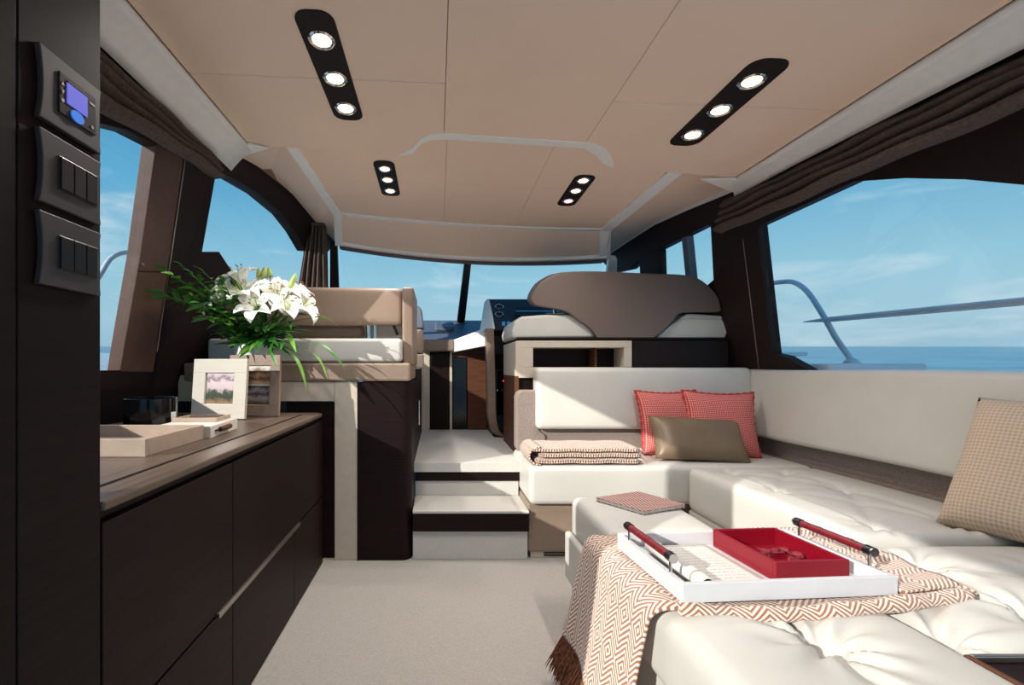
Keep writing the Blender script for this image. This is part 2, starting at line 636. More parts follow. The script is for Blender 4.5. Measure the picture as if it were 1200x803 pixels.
for t in (0.02, 0.5):
    q = a.lerp(b_, t)
    if t < 0.4:
        tube('stanchion', [q, (q.x, q.y, 0.88)], 0.013, 'steel', hr, 10)
# small cleat-like step on the deck
st = thing('deck_step', 'small white raised step with posts beyond the coaming', 'step', (0, 0, 0))
q0, q1 = P(905, 416, 3.6), P(935, 417, 3.6)
box('step_plate', q0.x - 0.1, q1.x, 3.5, 3.75, q0.z - 0.01, q0.z + 0.02, 'gelcoat', st, 0.006)
for x in (q0.x, q1.x - 0.04):
    box('post', x - 0.014, x + 0.014, 3.58, 3.62, 1.021, q0.z - 0.01, 'gelcoat', st, 0.004)
# left rail
gl_ = thing('grab_rail', 'bent stainless grab rail seen through the window over the sideboard', 'railing', (0, 0, 0))
arc = [PX(104, 345, -1.75), PX(118, 321, -1.75), PX(130, 303, -1.75), PX(146, 296, -1.75), PX(166, 299, -1.75), PX(185, 303, -1.75)]
pz = arc[0].copy()
pz.z = 0.99
tube('rail_tube', smooth_path([pz, arc[0] + Vector((0, -0.02, -0.15))] + arc, 6), 0.013, 'steel', gl_, 10)

# ================================================================== side walls
def xl(Y, z):
    return -1.35 + 0.30 * (z - 1) + 0.19 * max(0, Y - 2.1)
def xr(Y, z):
    return 2.0 - 0.33 * (z - 1) - 0.21 * max(0, Y - 2.45)
def hit(px, py, fn):
    if (px < VX) != (fn(1, 1) < 0):
        raise ValueError(px)
    lo, hi = 0.2, 7.0
    for _ in range(60):
        m_ = (lo + hi) / 2
        p = P(px, py, m_)
        if abs(p.x) < abs(fn(m_, p.z)):
            lo = m_
        else:
            hi = m_
    return P(px, py, lo)
def wall_piece(name, pts, fn, mat, parent, thick=0.05, out_=True, inset=0.0):
    """polygon on the side wall given by image corners (px, py) or by ('yz', Y, z); real thickness outward"""
    sg = -1 if fn is xl else 1
    ps = []
    for p in pts:
        if p[0] == 'yz':
            ps.append(Vector((fn(p[1], p[2]), p[1], p[2])))
        else:
            ps.append(hit(p[0], p[1], fn))
    ps = [p - Vector((sg * inset, 0, 0)) for p in ps]
    return prism(name, ps, (sg * thick, 0, sg * 0.1 * thick), mat, parent, bevel=0.003)
def pane(name, pts, fn, parent, inset=-0.02):
    return wall_piece(name, pts, fn, 'glass', parent, 0.006, inset=inset)

# left side
wl = prism('wall_left', [(xl(Y, z), Y, z) for Y, z in ((-1.25, 0.0), (2.1, 0.0), (2.1, 0.985), (-1.25, 0.985))], (-0.06, 0, 0), 'dark_panel')
struct(wl, 'dark lower wall behind the sideboard on the port side')
prism('lower_panel', [(xl(Y, z), Y, z) for Y, z in ((2.1, 0.0), (4.4, 0.0), (4.4, 1.25), (2.1, 1.05))], (-0.06, 0, 0), 'dark_panel', wl)
wall_piece('sill', [('yz', -1.25, 0.985), (142, 434), (178, 434), ('yz', 2.1, 0.9), ('yz', -1.25, 0.9)], xl, 'pillar_dark', wl, 0.06)
wall_piece('pillar', [(184, 165), (217, 175), (186, 396), (180, 436), (141, 436), (147, 400), (165, 299)], xl, 'pillar_brown', wl, 0.06)
wall_piece('pillar', [(217, 175), (252, 182), (253.5, 203), (237, 296), (234, 455), (180, 455), (186, 396)], xl, 'pillar_dark', wl, 0.06)
# bright edge strip and a dark joint on the brown pillar
sa, sb = hit(216, 186, xl), hit(183, 412, xl)
tube('edge_strip', [sa + Vector((0.004, 0, 0)), sb + Vector((0.004, 0, 0))], 0.003, 'silver_trim', wl, 6)
ja, jb = hit(161, 318, xl), hit(196, 319, xl)
tube('joint_line', [ja + Vector((0.001, 0, 0)), jb + Vector((0.001, 0, 0))], 0.0022, 'dark_substrate', wl, 6)
sc = hit(167, 310, xl)
o = lathe('screw_cap', [(0.0, 0.0), (0.008, 0.0), (0.007, 0.004), (0.0, 0.005)], tuple(sc), 'silver_trim', wl, 12)
o.rotation_euler = (0, R(90), 0)
# header above window one, and forward arch
wall_piece('header', [('yz', -1.25, 1.78), (112, 143), (150, 153), (184, 171), (217, 188), ('yz', 1.95, 2.06), ('yz', -1.25, 2.06)], xl, 'pillar_dark', wl, 0.05)
wall_piece('window_arch', [(246, 155), (292, 173), (336, 202), (370, 242), (398, 278), (384, 296), (358, 293), (345, 270), (330, 250), (302, 226), (272, 208), (252, 202)], xl, 'pillar_dark', wl, 0.06)
wall_piece('lower_quarter', [(236, 295), (257, 295), (280, 330), (330, 350), (384, 352), (384, 440), (234, 455)], xl, 'pillar_dark', wl, 0.06)
w1 = pane('window_1', [('yz', -1.25, 0.98), (142, 434), (184, 171), (150, 153), (112, 143), ('yz', -1.25, 1.79)], xl, None)
struct(w1, 'clear side window over the sideboard')
w2 = pane('window_2', [(236, 300), (252, 202), (302, 226), (345, 270), (358, 293), (384, 300), (384, 352), (300, 345)], xl, None)
struct(w2, 'arched forward side window behind the flowers')

# right side
wr = prism('wall_right', [(xr(Y, z), Y, z) for Y, z in ((-1.25, 0.0), (2.45, 0.0), (2.45, 0.95), (-1.25, 0.95))], (0.06, 0, 0), 'dark_panel')
struct(wr, 'dark lower wall behind the long sofa back')
prism('lower_panel', [(xr(Y, z), Y, z) for Y, z in ((2.45, 0.0), (4.4, 0.0), (4.4, 1.2), (3.0, 1.1), (2.45, 0.97))], (0.06, 0, 0), 'dark_panel', wr)
wall_piece('pillar', [(832, 255), (884, 236), (887, 265), (905, 419), (909, 440), (835, 440), (836, 332)], xr, 'pillar_dark', wr, 0.06)
wall_piece('sill_wedge', [(903, 414), (920, 418), (952, 436), (952, 442), (903, 442)], xr, 'pillar_dark', wr, 0.05)
sa, sb = hit(869, 262, xr), hit(890, 432, xr)
tube('edge_strip', [sa - Vector((0.003, 0, 0)), sb - Vector((0.003, 0, 0))], 0.003, 'silver_trim', wr, 6)
wall_piece('header', [(884, 236), (887, 266), (1000, 213), (1060, 209), (1130, 210.5), (1200, 217), ('yz', 0.9, 1.40), ('yz', -1.25, 1.36), ('yz', -1.25, 2.06), ('yz', 2.2, 2.06)], xr, 'pillar_dark', wr, 0.05)
wall_piece('forward_header', [(698, 300), (733, 270), (768, 248), (850, 212), (884, 236), (832, 264), (828, 264), (771, 293), (749, 305), (738, 316), (720, 320)], xr, 'pillar_dark', wr, 0.06)
wall_piece('post', [(749, 304), (771, 293), (773, 345), (751, 345)], xr, 'pillar_dark', wr, 0.06)
wall_piece('mullion', [(798.5, 279), (804, 277), (811, 345), (805, 345)], xr, 'dash_grey', wr, 0.05)
wall_piece('lower_quarter', [(700, 350), (751, 340), (808, 336), (829, 334), (838, 326), (840, 442), (700, 442)], xr, 'dark_panel', wr, 0.06)
w3 = pane('window_3', [(887, 264), (1000, 211), (1060, 207), (1200, 215), ('yz', 0.9, 1.42), ('yz', -1.25, 1.38), ('yz', -1.25, 0.93), (950, 438), (905, 419)], xr, None)
struct(w3, 'wide clear side window behind the long sofa back')
w4 = pane('window_4', [(736, 320), (749, 304), (828, 262), (838, 328), (829, 336), (808, 338), (740, 342)], xr, None)
struct(w4, 'small forward quarter window divided by a thin mullion')

# ================================================================== floor, steps
fl = box('floor', -1.4, 2.0, -1.25, 2.75, -0.05, 0.0, 'carpet', bevel=0)
struct(fl, 'cream carpeted saloon floor')
hf = box('floor_helm', -1.3, 1.9, 2.53, 4.5, 0.40, 0.451, 'tread', bevel=0)
struct(hf, 'pale raised floor beside the helm')

stp = thing('staircase', 'two carpeted steps with dark wood nosings leading up to the helm', 'stairs', (0.17, 2.29, 0))
def S(name, x0, x1, y0, y1, z0, z1, mat, bev=0.003):
    return box(name, x0 - 0.17, x1 - 0.17, y0 - 2.29, y1 - 2.29, z0, z1, mat, stp, bev)
S('riser', -0.125, 0.47, 2.30, 2.56, 0.0, 0.15, 'tread')
S('nosing', -0.125, 0.475, 2.285, 2.56, 0.15, 0.244, 'dark_wood')
S('step_tread', -0.125, 0.475, 2.281, 2.56, 0.244, 0.258, 'tread')
S('riser', -0.125, 0.47, 2.555, 2.62, 0.258, 0.345, 'tread')
S('nosing', -0.125, 0.475, 2.545, 2.62, 0.345, 0.438, 'dark_wood')
S('step_tread', -0.125, 0.475, 2.541, 2.62, 0.438, 0.452, 'tread')

# ================================================================== left: tall column with control panels
CX = -0.582
colm = thing('tall_column', 'tall dark wood column carrying three grey control panels', 'column', (CX - 0.1, 0.64, 0))
def Cb(name, x0, x1, y0, y1, z0, z1, mat, bev=0.002):
    return box(name, x0 - CX + 0.1, x1 - CX + 0.1, y0 - 0.64, y1 - 0.64, z0, z1, mat, colm, bev)
Cb('core', CX - 0.12, CX - 0.012, 0.43, 0.764, 0.0, 1.99, 'dark_substrate')
y_s = 0.582 * F / (VX - 20)
Cb('veneer_panel', CX - 0.012, CX, y_s + 0.0008, 0.768, 0.0, 2.0, 'dark_wood_long')
Cb('veneer_panel', CX - 0.012, CX, 0.425, y_s - 0.0008, 0.0, 2.0, 'dark_wood_long')
Cb('end_panel', CX - 0.125, CX - 0.012, 0.756, 0.767, 0.0, 2.0, 'dark_wood_long')

def control_panel(zc, label, kind):
    t = thing('control_panel', label, 'control panel', (CX, 0.7025, zc))
    hw, hh = 0.063, 0.0535
    # plate: left side bulges in like a shallow curve
    pts = []
    for k in range(9):
        v = -1 + 2 * k / 8
        pts.append((0.0, -hw + 0.006 * (1 - v * v), hh * v))
    for k in range(9):
        v = 1 - 2 * k / 8
        pts.append((0.0, hw - 0.008 - 0.004 * (1 - v * v), hh * v))
    prism('plate', pts, (0.009, 0, 0), 'plate_grey', t, bevel=0.0015)
    x = 0.009
    if kind == 'screen':
        md = box('module', x, x + 0.003, -0.032, 0.040, -0.030, 0.032, 'button_black', t, 0.001)
        md_l = md.location
        def sub(name, y0, y1, z0, z1, mat, d=0.0015):
            o = box(name, x + 0.003 - md_l.x, x + 0.003 + d - md_l.x, y0 - md_l.y, y1 - md_l.y, z0 - md_l.z, z1 - md_l.z, mat, md, 0)
            return o
        sub('display', -0.020, 0.020, -0.010, 0.022, 'screen_blue')
        sub('header_line', -0.018, 0.016, 0.024, 0.026, 'plate_grey')
        ring = [(0.013 * math.cos(a_ * math.pi / 10), 0.009 * math.sin(a_ * math.pi / 10)) for a_ in range(20)]
        prism('oval_button', [(x + 0.003 - md_l.x, 0.0 + p[0] - md_l.y, -0.021 + p[1] - md_l.z) for p in ring], (0.002, 0, 0), 'button_blue', md)
        for yz, kind_ in (((-0.027, 0.016), 'up'), ((-0.027, 0.003), 'down'), ((-0.027, -0.010), 'dot'), ((0.031, -0.02), 'dot')):
            if kind_ == 'up':
                pl = [(-0.003, -0.003), (0.003, -0.003), (0, 0.003)]
            elif kind_ == 'down':
                pl = [(-0.003, 0.003), (0.003, 0.003), (0, -0.003)]
            else:
                pl = [(0.003 * math.cos(a_ * math.pi / 5), 0.003 * math.sin(a_ * math.pi / 5)) for a_ in range(10)]
            prism('key', [(x + 0.003 - md_l.x, yz[0] + p[0] - md_l.y, yz[1] + p[1] - md_l.z) for p in pl], (0.001, 0, 0), 'silver_trim', md)
        sub('key', 0.025, 0.036, 0.016, 0.019, 'silver_trim', 0.001)
    else:
        fr = box('switch_bezel', x, x + 0.002, -0.032, 0.044, -0.026, 0.026, 'button_black', t, 0.001)
        n = 3
        for k in range(n):
            y0 = -0.030 + k * 0.0243
            box('rocker', 0.001, 0.004, y0 - fr.location.y, y0 + 0.0225 - fr.location.y, -0.024, 0.024, 'button_black', fr, 0.001)
    return t
def zat(py, Y=0.75):
    return H - (py - VY) * Y / F
control_panel(1.416, 'grey control panel with lit blue display, topmost on the dark column', 'screen')
control_panel(1.2945, 'grey switch panel between the display panel and the lowest panel', 'switch')
control_panel(1.174, 'grey switch panel lowest of three on the dark column', 'switch')

# ================================================================== left: sideboard + worktop
SB0, SB1 = 0.768, 2.265
sbd = thing('sideboard', 'long dark wood sideboard with handle rail under the worktop', 'cabinet', (-0.95, 1.5, 0))
def Sb(name, x0, x1, y0, y1, z0, z1, mat, bev=0.002):
    return box(name, x0 + 0.95, x1 + 0.95, y0 - 1.5, y1 - 1.5, z0, z1, mat, sbd, bev)
Sb('carcass', -1.34, CX - 0.022, 0.78, SB1 - 0.002, 0.0, 0.733, 'dark_substrate')
ys = [SB0 + 0.003, 0.582 * F / (VX - 273), SB1]
ys2 = [SB0 + 0.003, 0.582 * F / (VX - 273), 0.582 * F / (VX - 345), SB1]
for i in range(2):
    Sb('door_front', CX - 0.02, CX, ys[i] + 0.0015, ys[i + 1] - 0.0015, 0.345, 0.727, 'dark_wood')
for i in range(3):
    Sb('drawer_front', CX - 0.02, CX, ys2[i] + 0.0015, ys2[i + 1] - 0.0015, 0.004, 0.337, 'dark_wood')
hy0, hy1 = 0.582 * F / (VX - 254), 0.582 * F / (VX - 350)
Sb('handle_rail', CX - 0.018, CX + 0.008, hy0, hy1, 0.333, 0.347, 'silver_trim', 0.001)

wt = thing('worktop', 'brown worktop of the sideboard with an inlaid mat', 'worktop', (-0.95, 1.5, 0.735))
def Wt(name, poly, z0, z1, mat, bev=0.002):
    return prism(name, [(x + 0.95, y - 1.5, z0 - 0.735) for x, y in poly], (0, 0, z1 - z0), mat, wt, bev)
Wt('core_strip', [(-1.34, 0.78), (CX - 0.012, 0.78), (CX - 0.012, SB1), (-1.34, SB1)], 0.733, 0.748, 'dark_substrate', 0)
ZW = 0.765
Wt('slab', [(-1.34, 0.72), (CX + 0.004, 0.772), (CX + 0.004, SB1 - 0.03), (CX - 0.03, SB1 + 0.015), (-1.34, SB1 + 0.015)], 0.748, ZW, 'worktop_wood', 0.004)
# inlaid mat with rounded corner and dark joint
def mat_poly(g):
    x1, y0, y1, r_ = CX - 0.075 - g, 0.80 + g, SB1 - 0.05 - g, 0.07
    pts = [(-1.30 + g, y0), (x1 - r_, y0)]
    for k in range(6):
        a_ = -math.pi / 2 + (math.pi / 2) * k / 5
        pts.append((x1 - r_ + r_ * math.cos(a_), y0 + r_ + r_ * math.sin(a_)))
    for k in range(6):
        a_ = (math.pi / 2) * k / 5
        pts.append((x1 - r_ + r_ * math.cos(a_), y1 - r_ + r_ * math.sin(a_)))
    pts.append((-1.30 + g, y1))
    return pts
Wt('inlay_joint', mat_poly(0), ZW, ZW + 0.001, 'dark_substrate', 0)
Wt('inlay_mat', mat_poly(0.006), ZW + 0.001, ZW + 0.0025, 'worktop_wood', 0)
ZT = ZW + 0.0026

# ------------------------------------------------ things on the worktop
def open_tray(name, label, cat, loc, w_, d_, h_, t_, mat, rz=0.0, inner=None):
    o = thing(name, label, cat, loc, rz)
    box('bottom', -w_ / 2 + t_, w_ / 2 - t_, -d_ / 2 + t_, d_ / 2 - t_, 0, t_ * 0.7, inner or mat, o, 0)
    box('side', -w_ / 2, w_ / 2, -d_ / 2, -d_ / 2 + t_, 0, h_, mat, o, 0.0015)
    box('side', -w_ / 2, w_ / 2, d_ / 2 - t_, d_ / 2, 0, h_, mat, o, 0.0015)
    box('side', -w_ / 2, -w_ / 2 + t_, -d_ / 2 + t_, d_ / 2 - t_, 0, h_, mat, o, 0.0015)
    box('side', w_ / 2 - t_, w_ / 2, -d_ / 2 + t_, d_ / 2 - t_, 0, h_, mat, o, 0.0015)
    return o
open_tray('desk_tray', 'tan leather desk tray on the worktop beside the dark column', 'tray', (-0.955, 1.285, ZT), 0.41, 0.285, 0.046, 0.012, 'tan_box')

cd = thing('candle_jar', 'gloss black candle jar with white tag behind the tan tray', 'candle', (-1.012, 1.57, ZT))
lathe('jar', [(0.0, 0.0), (0.074, 0.0), (0.081, 0.006), (0.082, 0.122), (0.079, 0.124), (0.075, 0.120), (0.074, 0.07), (0.0, 0.07)], (0, 0, 0), 'gloss_black', cd, 40)
lathe('wax', [(0.0, 0.072), (0.073, 0.072), (0.073, 0.066), (0.0, 0.066)], (0, 0, 0), 'cream_box', cd, 32)
a0 = -0.75
pts = []
tg = link('paper_tag', mesh_from('tag', [(0.0838 * math.sin(a0 + 0.06 * k + 2.1), -0.0838 * math.cos(a0 + 0.06 * k + 2.1), z) for k in range(6) for z in (0.006, 0.074)],
          [(2 * k, 2 * k + 2, 2 * k + 3, 2 * k + 1) for k in range(5)]), 'paper', cd, solid=0.001, offset=1)
mk = lathe('tag_mark', [(0.0, 0.0), (0.006, 0.0), (0.006, 0.001), (0.0, 0.001)], (0.0855 * math.sin(1.5), -0.0855 * math.cos(1.5), 0.036), 'button_black', cd, 14)
mk.rotation_euler = (R(90), 0, 1.5)

wb = thing('gift_box', 'small cream box with a brown toggle on the worktop beside the tan tray', 'box', (-0.825, 1.545, ZT), R(4))
box('body', -0.10, 0.085, -0.115, 0.115, 0.0, 0.040, 'cream_box', wb, 0.002)
tg = thing('x', '', '') if False else None
tgl = tube('toggle', [(0.09, -0.055, 0.022), (0.09, 0.03, 0.022)], [0.008, 0.009], 'brown_wood', wb, 12)
tube('cord', [(0.0885, -0.085, 0.022), (0.0885, -0.05, 0.022)], 0.003, 'button_black', wb, 8)
open_tray('small_tray', 'small tan tray lying on the cream box', 'tray', (-0.845, 1.60, ZT + 0.0402), 0.15, 0.12, 0.014, 0.006, 'tan_box', R(4))

def picture_frame(label, br, bl, h_, border, mat, photos, lean=R(14), t_=0.016):
    br, bl = Vector(br), Vector(bl)
    w_ = (br - bl).length
    d = (br - bl).normalized()
    rz = math.atan2(d.y, d.x)
    o = thing('picture_frame', label, 'picture frame', tuple(bl.lerp(br, 0.5)), rz)
    o.rotation_euler = (-lean, 0, rz)
    o.location.z += 0.004
    b0 = border
    for nm, a_ in (('rail', (-w_ / 2, w_ / 2, 0, b0)), ('rail', (-w_ / 2, w_ / 2, h_ - b0, h_)), ('stile', (-w_ / 2, -w_ / 2 + b0, b0, h_ - b0)), ('stile', (w_ / 2 - b0, w_ / 2, b0, h_ - b0))):
        me = box_me(a_[0], a_[1], 0, t_, a_[2], a_[3])
        ul = me.uv_layers.new(name='UVMap')
        for p in me.polygons:
            for li in p.loop_indices:
                v = me.vertices[me.loops[li].vertex_index].co
                ul.data[li].uv = (v.x, v.z)
        link(nm, me, mat, o, bevel=0.0015)
    box('backing', -w_ / 2 + 0.004, w_ / 2 - 0.004, t_ * 0.5, t_, 0.004, h_ - 0.004, 'paper', o, 0)
    n = len(photos)
    ih = h_ - 2 * b0
    for k, ph in enumerate(photos):
        z0 = b0 + 0.002 + ih * k / n + (0.002 if k else 0)
        z1 = b0 + ih * (k + 1) / n - 0.002
        x0, x1 = -w_ / 2 + b0 + 0.003, w_ / 2 - b0 - 0.003
        me = mesh_from('photo', [(x0, t_ * 0.48, z0), (x1, t_ * 0.48, z0), (x1, t_ * 0.48, z1), (x0, t_ * 0.48, z1), (x0, t_ * 0.5, z0), (x1, t_ * 0.5, z0), (x1, t_ * 0.5, z1), (x0, t_ * 0.5, z1)],
                       [(0, 1, 2, 3), (4, 7, 6, 5), (0, 4, 5, 1), (2, 6, 7, 3), (1, 5, 6, 2), (0, 3, 7, 4)], [(0, 0), (1, 0), (1, 1), (0, 1)] * 2)
        link('photo', me, ph, o)
    # strut behind
    prism('strut', [(-0.012, t_, h_ * 0.6), (0.012, t_, h_ * 0.6), (0.02, t_ + math.tan(lean) * 0.2 + 0.012, 0.004), (-0.02, t_ + math.tan(lean) * 0.2 + 0.012, 0.004)], (0, 0.004, 0.0), mat, o)
    return o
picture_frame('cream woven picture frame holding one seaside photo, in front of the taller tan frame', (-0.842, 1.94, ZT), (-1.105, 1.99, ZT), 0.265, 0.062, 'frame_weave', ['photo_beach'], R(5))
picture_frame('tan leather picture frame holding two stacked photos under the flowers', (-0.731, 2.045, ZT), (-0.985, 2.085, ZT), 0.285, 0.05, 'frame_tan', ['photo_rocks', 'photo_village'], R(4))

# vase with flowers
VB = Vector((-0.91, 2.192, 0.0))
# vase stands on the worktop end behind the tan frame
vs_ = tag(lathe('vase', [(0.0, 0.0), (0.070, 0.0), (0.078, 0.012), (0.083, 0.10), (0.084, 0.335), (0.081, 0.342), (0.076, 0.335), (0.074, 0.05), (0.0, 0.04)], (VB.x, VB.y, ZT), 'ceramic', None, 40),
          'tall white ceramic vase behind the picture frames', 'vase')
VT = Vector((VB.x, VB.y, ZT + 0.33))

# ================================================================== ceiling
TZ = 0.04
def zmain(x):
    return 1.962 - TZ * x
def main_hit(px, py):
    # ray with the main ceiling plane
    t = 0.962 / (-(py - VY) + TZ * (px - VX))
    return Vector(((px - VX) * t, F * t, 1 - (py - VY) * t))
def zfwd(x, Y):
    return 2.005 - TZ * x - 0.035 * (Y - 1.8)
def fwd_hit(px, py):
    a_ = (px - VX)
    c_ = -(py - VY)
    t = (1.005 + 0.035 * 1.8) / (c_ + TZ * a_ + 0.035 * F)
    return Vector((a_ * t, F * t, 1 + c_ * t))

CL, CRX = -0.842, 1.425
rf = prism('ceiling', [(-1.12, -1.25, 2.06), (1.72, -1.25, 2.03), (1.72, 2.25, 2.03), (1.5, 3.36, 2.02), (-0.92, 3.36, 2.08), (-1.12, 2.1, 2.08)], (0, 0, 0.06), 'headliner_gap')
struct(rf, 'cream panelled saloon ceiling')

edge_px = [(291, 171), (330, 173), (420, 179.5), (467, 182), (482, 175), (493, 162.5), (505, 157.5), (521, 156.5), (560, 159), (620, 163), (690, 167.5), (708, 173), (716, 183), (720, 196.5), (790, 203), (869, 209)]
edge = [main_hit(*p) for p in edge_px]
edge[0].x = CL
edge[-1].x = CRX
def edge_y(x):
    for a_, c_ in zip(edge[:-1], edge[1:]):
        if a_.x <= x <= c_.x:
            return a_.y + (c_.y - a_.y) * (x - a_.x) / max(1e-6, c_.x - a_.x)
    return edge[-1].y if x > edge[-1].x else edge[0].y
xs1, xs2 = 0.03, 0.62
YB = -1.25
def ceil_panel(poly):
    pts = [(x, y, zmain(x)) for x, y in poly]
    return prism('ceiling_panel', pts, (0, 0, 0.018), 'headliner', rf, bevel=0.004)
def front_run(x0, x1):
    r = [(x0, edge_y(x0))] + [(e.x, e.y) for e in edge if x0 + 1e-4 < e.x < x1 - 1e-4] + [(x1, edge_y(x1))]
    return r
g = 0.0009
yl = main_hit(470, 96).y
yr = main_hit(760, 121).y
ceil_panel([(CL, YB), (xs1 - g, YB), (xs1 - g, yl - g), (CL, yl - g - 0.0)])
ceil_panel([(CL, yl + g), (xs1 - g, yl + g)] + front_run(CL, xs1 - g)[::-1])
ceil_panel([(xs1 + g, YB), (xs2 - g, YB)] + front_run(xs1 + g, xs2 - g)[::-1])
ceil_panel([(xs2 + g, YB), (CRX, YB), (CRX, yr - g), (xs2 + g, yr - g)])
ceil_panel([(xs2 + g, yr + g), (CRX, yr + g)] + front_run(xs2 + g, CRX)[::-1])

# white lip around the notch at the front of the main ceiling
lip_pts = edge[3:14]
lv, lf = [], []
for i, e in enumerate(lip_pts):
    k = i / (len(lip_pts) - 1)
    wd = 0.008 + 0.050 * (1 if 0.05 < k < 0.95 else 0.1) + (0.03 if 0.7 < k < 0.95 else 0)
    z = zmain(e.x)
    lv += [(e.x, e.y - 0.004, z - 0.004), (e.x, e.y + wd, z + 0.004), (e.x, e.y + wd, z + 0.045), (e.x, e.y - 0.004, z + 0.04)]
for i in range(len(lip_pts) - 1):
    for k in range(4):
        k2 = (k + 1) % 4
        lf.append((4 * i + k, 4 * i + k2, 4 * i + 4 + k2, 4 * i + 4 + k))
lf += [(0, 3, 2, 1), (4 * len(lip_pts) - 4, 4 * len(lip_pts) - 3, 4 * len(lip_pts) - 2, 4 * len(lip_pts) - 1)]
me = mesh_from('lip', lv, lf)
fixn(me)
link('notch_lip', me, 'white_trim', rf, bevel=0.003)

# coves along the sides of the main ceiling
def ruled(name, A, B, mat, parent, thick, up=(0, 0, 1), smooth=False):
    n = len(A)
    vs = list(A) + list(B) + [Vector(p) + Vector(up) * thick for p in A] + [Vector(p) + Vector(up) * thick for p in B]
    fs = []
    for i in range(n - 1):
        fs.append((i, i + 1, n + i + 1, n + i))
        fs.append((2 * n + i, 3 * n + i, 3 * n + i + 1, 2 * n + i + 1))
        fs.append((i, 2 * n + i, 2 * n + i + 1, i + 1))
        fs.append((n + i, n + i + 1, 3 * n + i + 1, 3 * n + i))
    fs.append((0, n, 3 * n, 2 * n))
    fs.append((n - 1, 3 * n - 1, 4 * n - 1, 2 * n - 1))
    me = mesh_from(name, vs, fs)
    fixn(me)
    return link(name, me, mat, parent, smooth=smooth)
BXL, BXR = -0.99, 1.55
def cove(sgn, xin, xout, pts_out, yfront, yout):
    """curved white cove between the flat ceiling and the blind"""
    ysam = [YB, -0.4, 0.4, 0.9, 1.3, 1.6, 1.85]
    secs = []
    for Y in ysam + [yfront]:
        k = Y
        zo = pts_out(Y)
        zi = zmain(xin) - 0.001
        last = Y == yfront
        row = []
        for j in range(6):
            u = j / 5
            x = xin + (xout - xin) * u
            z = zi + (zo - zi) * u ** 1.6
            row.append(Vector((x, Y if not last else yfront + (yout - yfront) * u, z)))
        secs.append(row)
    vs, fs = [], []
    for row in secs:
        vs += row
    n = 6
    for i in range(len(secs) - 1):
        for j in range(n - 1):
            fs.append((i * n + j, i * n + j + 1, (i + 1) * n + j + 1, (i + 1) * n + j))
    me = mesh_from('cove', vs, fs)
    if sgn > 0:
        pass
    o = link('cove', me, 'white_trim', rf, smooth=True, solid=0.02, offset=(-1.0 if sgn > 0 else 1.0))
    return o
# outer heights follow the blind tops
def blind_top_r(Y):
    k = (Y - 1.171) / (2.385 - 1.171)
    return 1.838 + (1.905 - 1.838) * k
def blind_bot_r(Y):
    k = (Y - 1.171) / (2.385 - 1.171)
    return 1.687 + (1.725 - 1.687) * k
def blind_top_l(Y):
    return 1.928
cl = main_hit(291, 170)
cove(-1, CL, BXL + 0.02, blind_top_l, cl.y + 0.02, PX(268, 183, BXL + 0.02).y)
cr_ = main_hit(869, 208)
cove(1, CRX, BXR - 0.02, blind_top_r, cr_.y + 0.02, PX(862, 224, BXR - 0.02).y)
# closing tips of the coves (pointed ends running inboard under the edge)
for (ptsp, xx) in (([(291, 166), (315, 171.5), (270, 184), (262, 179)], -1), ([(866, 207), (821, 208), (862, 224), (880, 212)], 1)):
    ps = [main_hit(*p) - Vector((0, 0, 0.012)) for p in ptsp]
    prism('cove_tip', ps, (0, 0, 0.01), 'white_trim', rf, bevel=0.002)

# forward ceiling: panels between white beams
TLx = -0.655
TRx = 1.145
def trim_x(Y, sg):
    return (-0.675 + 0.03 * (Y - 1.8)) if sg < 0 else (1.16 - 0.03 * (Y - 1.8))
YC_L, YC_R = fwd_hit(395, 250).y, fwd_hit(714, 269).y
def yc(x):
    # curved cross beam
    k = (x - trim_x(2.8, -1)) / (trim_x(2.8, 1) - trim_x(2.8, -1))
    return YC_L + (YC_R - YC_L) * k + 0.28 * k * (1 - k)
def F3(x, Y, d=0.0):
    return (x, Y, zfwd(x, Y) + d)
xm = 0.045
ycs = fwd_hit(555, 217).y
YF0 = 1.55
def fwd_panel(x0, x1, y0, y1fn, n=8):
    lo = [F3(x0 + (x1 - x0) * i / n, y0(x0 + (x1 - x0) * i / n)) for i in range(n + 1)]
    hi = [F3(x0 + (x1 - x0) * i / n, y1fn(x0 + (x1 - x0) * i / n)) for i in range(n + 1)]
    return ruled('ceiling_panel', [Vector(p) for p in lo], [Vector(p) for p in hi], 'headliner', rf, 0.015)
tl, tr_ = trim_x(2.3, -1), trim_x(2.3, 1)
xq = 0.52
for (x0, x1) in ((tl, xm - g), (xm + g, xq - g), (xq + g, tr_)):
    fwd_panel(x0, x1, lambda x: YF0, lambda x: ycs - g)
    fwd_panel(x0, x1, lambda x: ycs + g, yc)
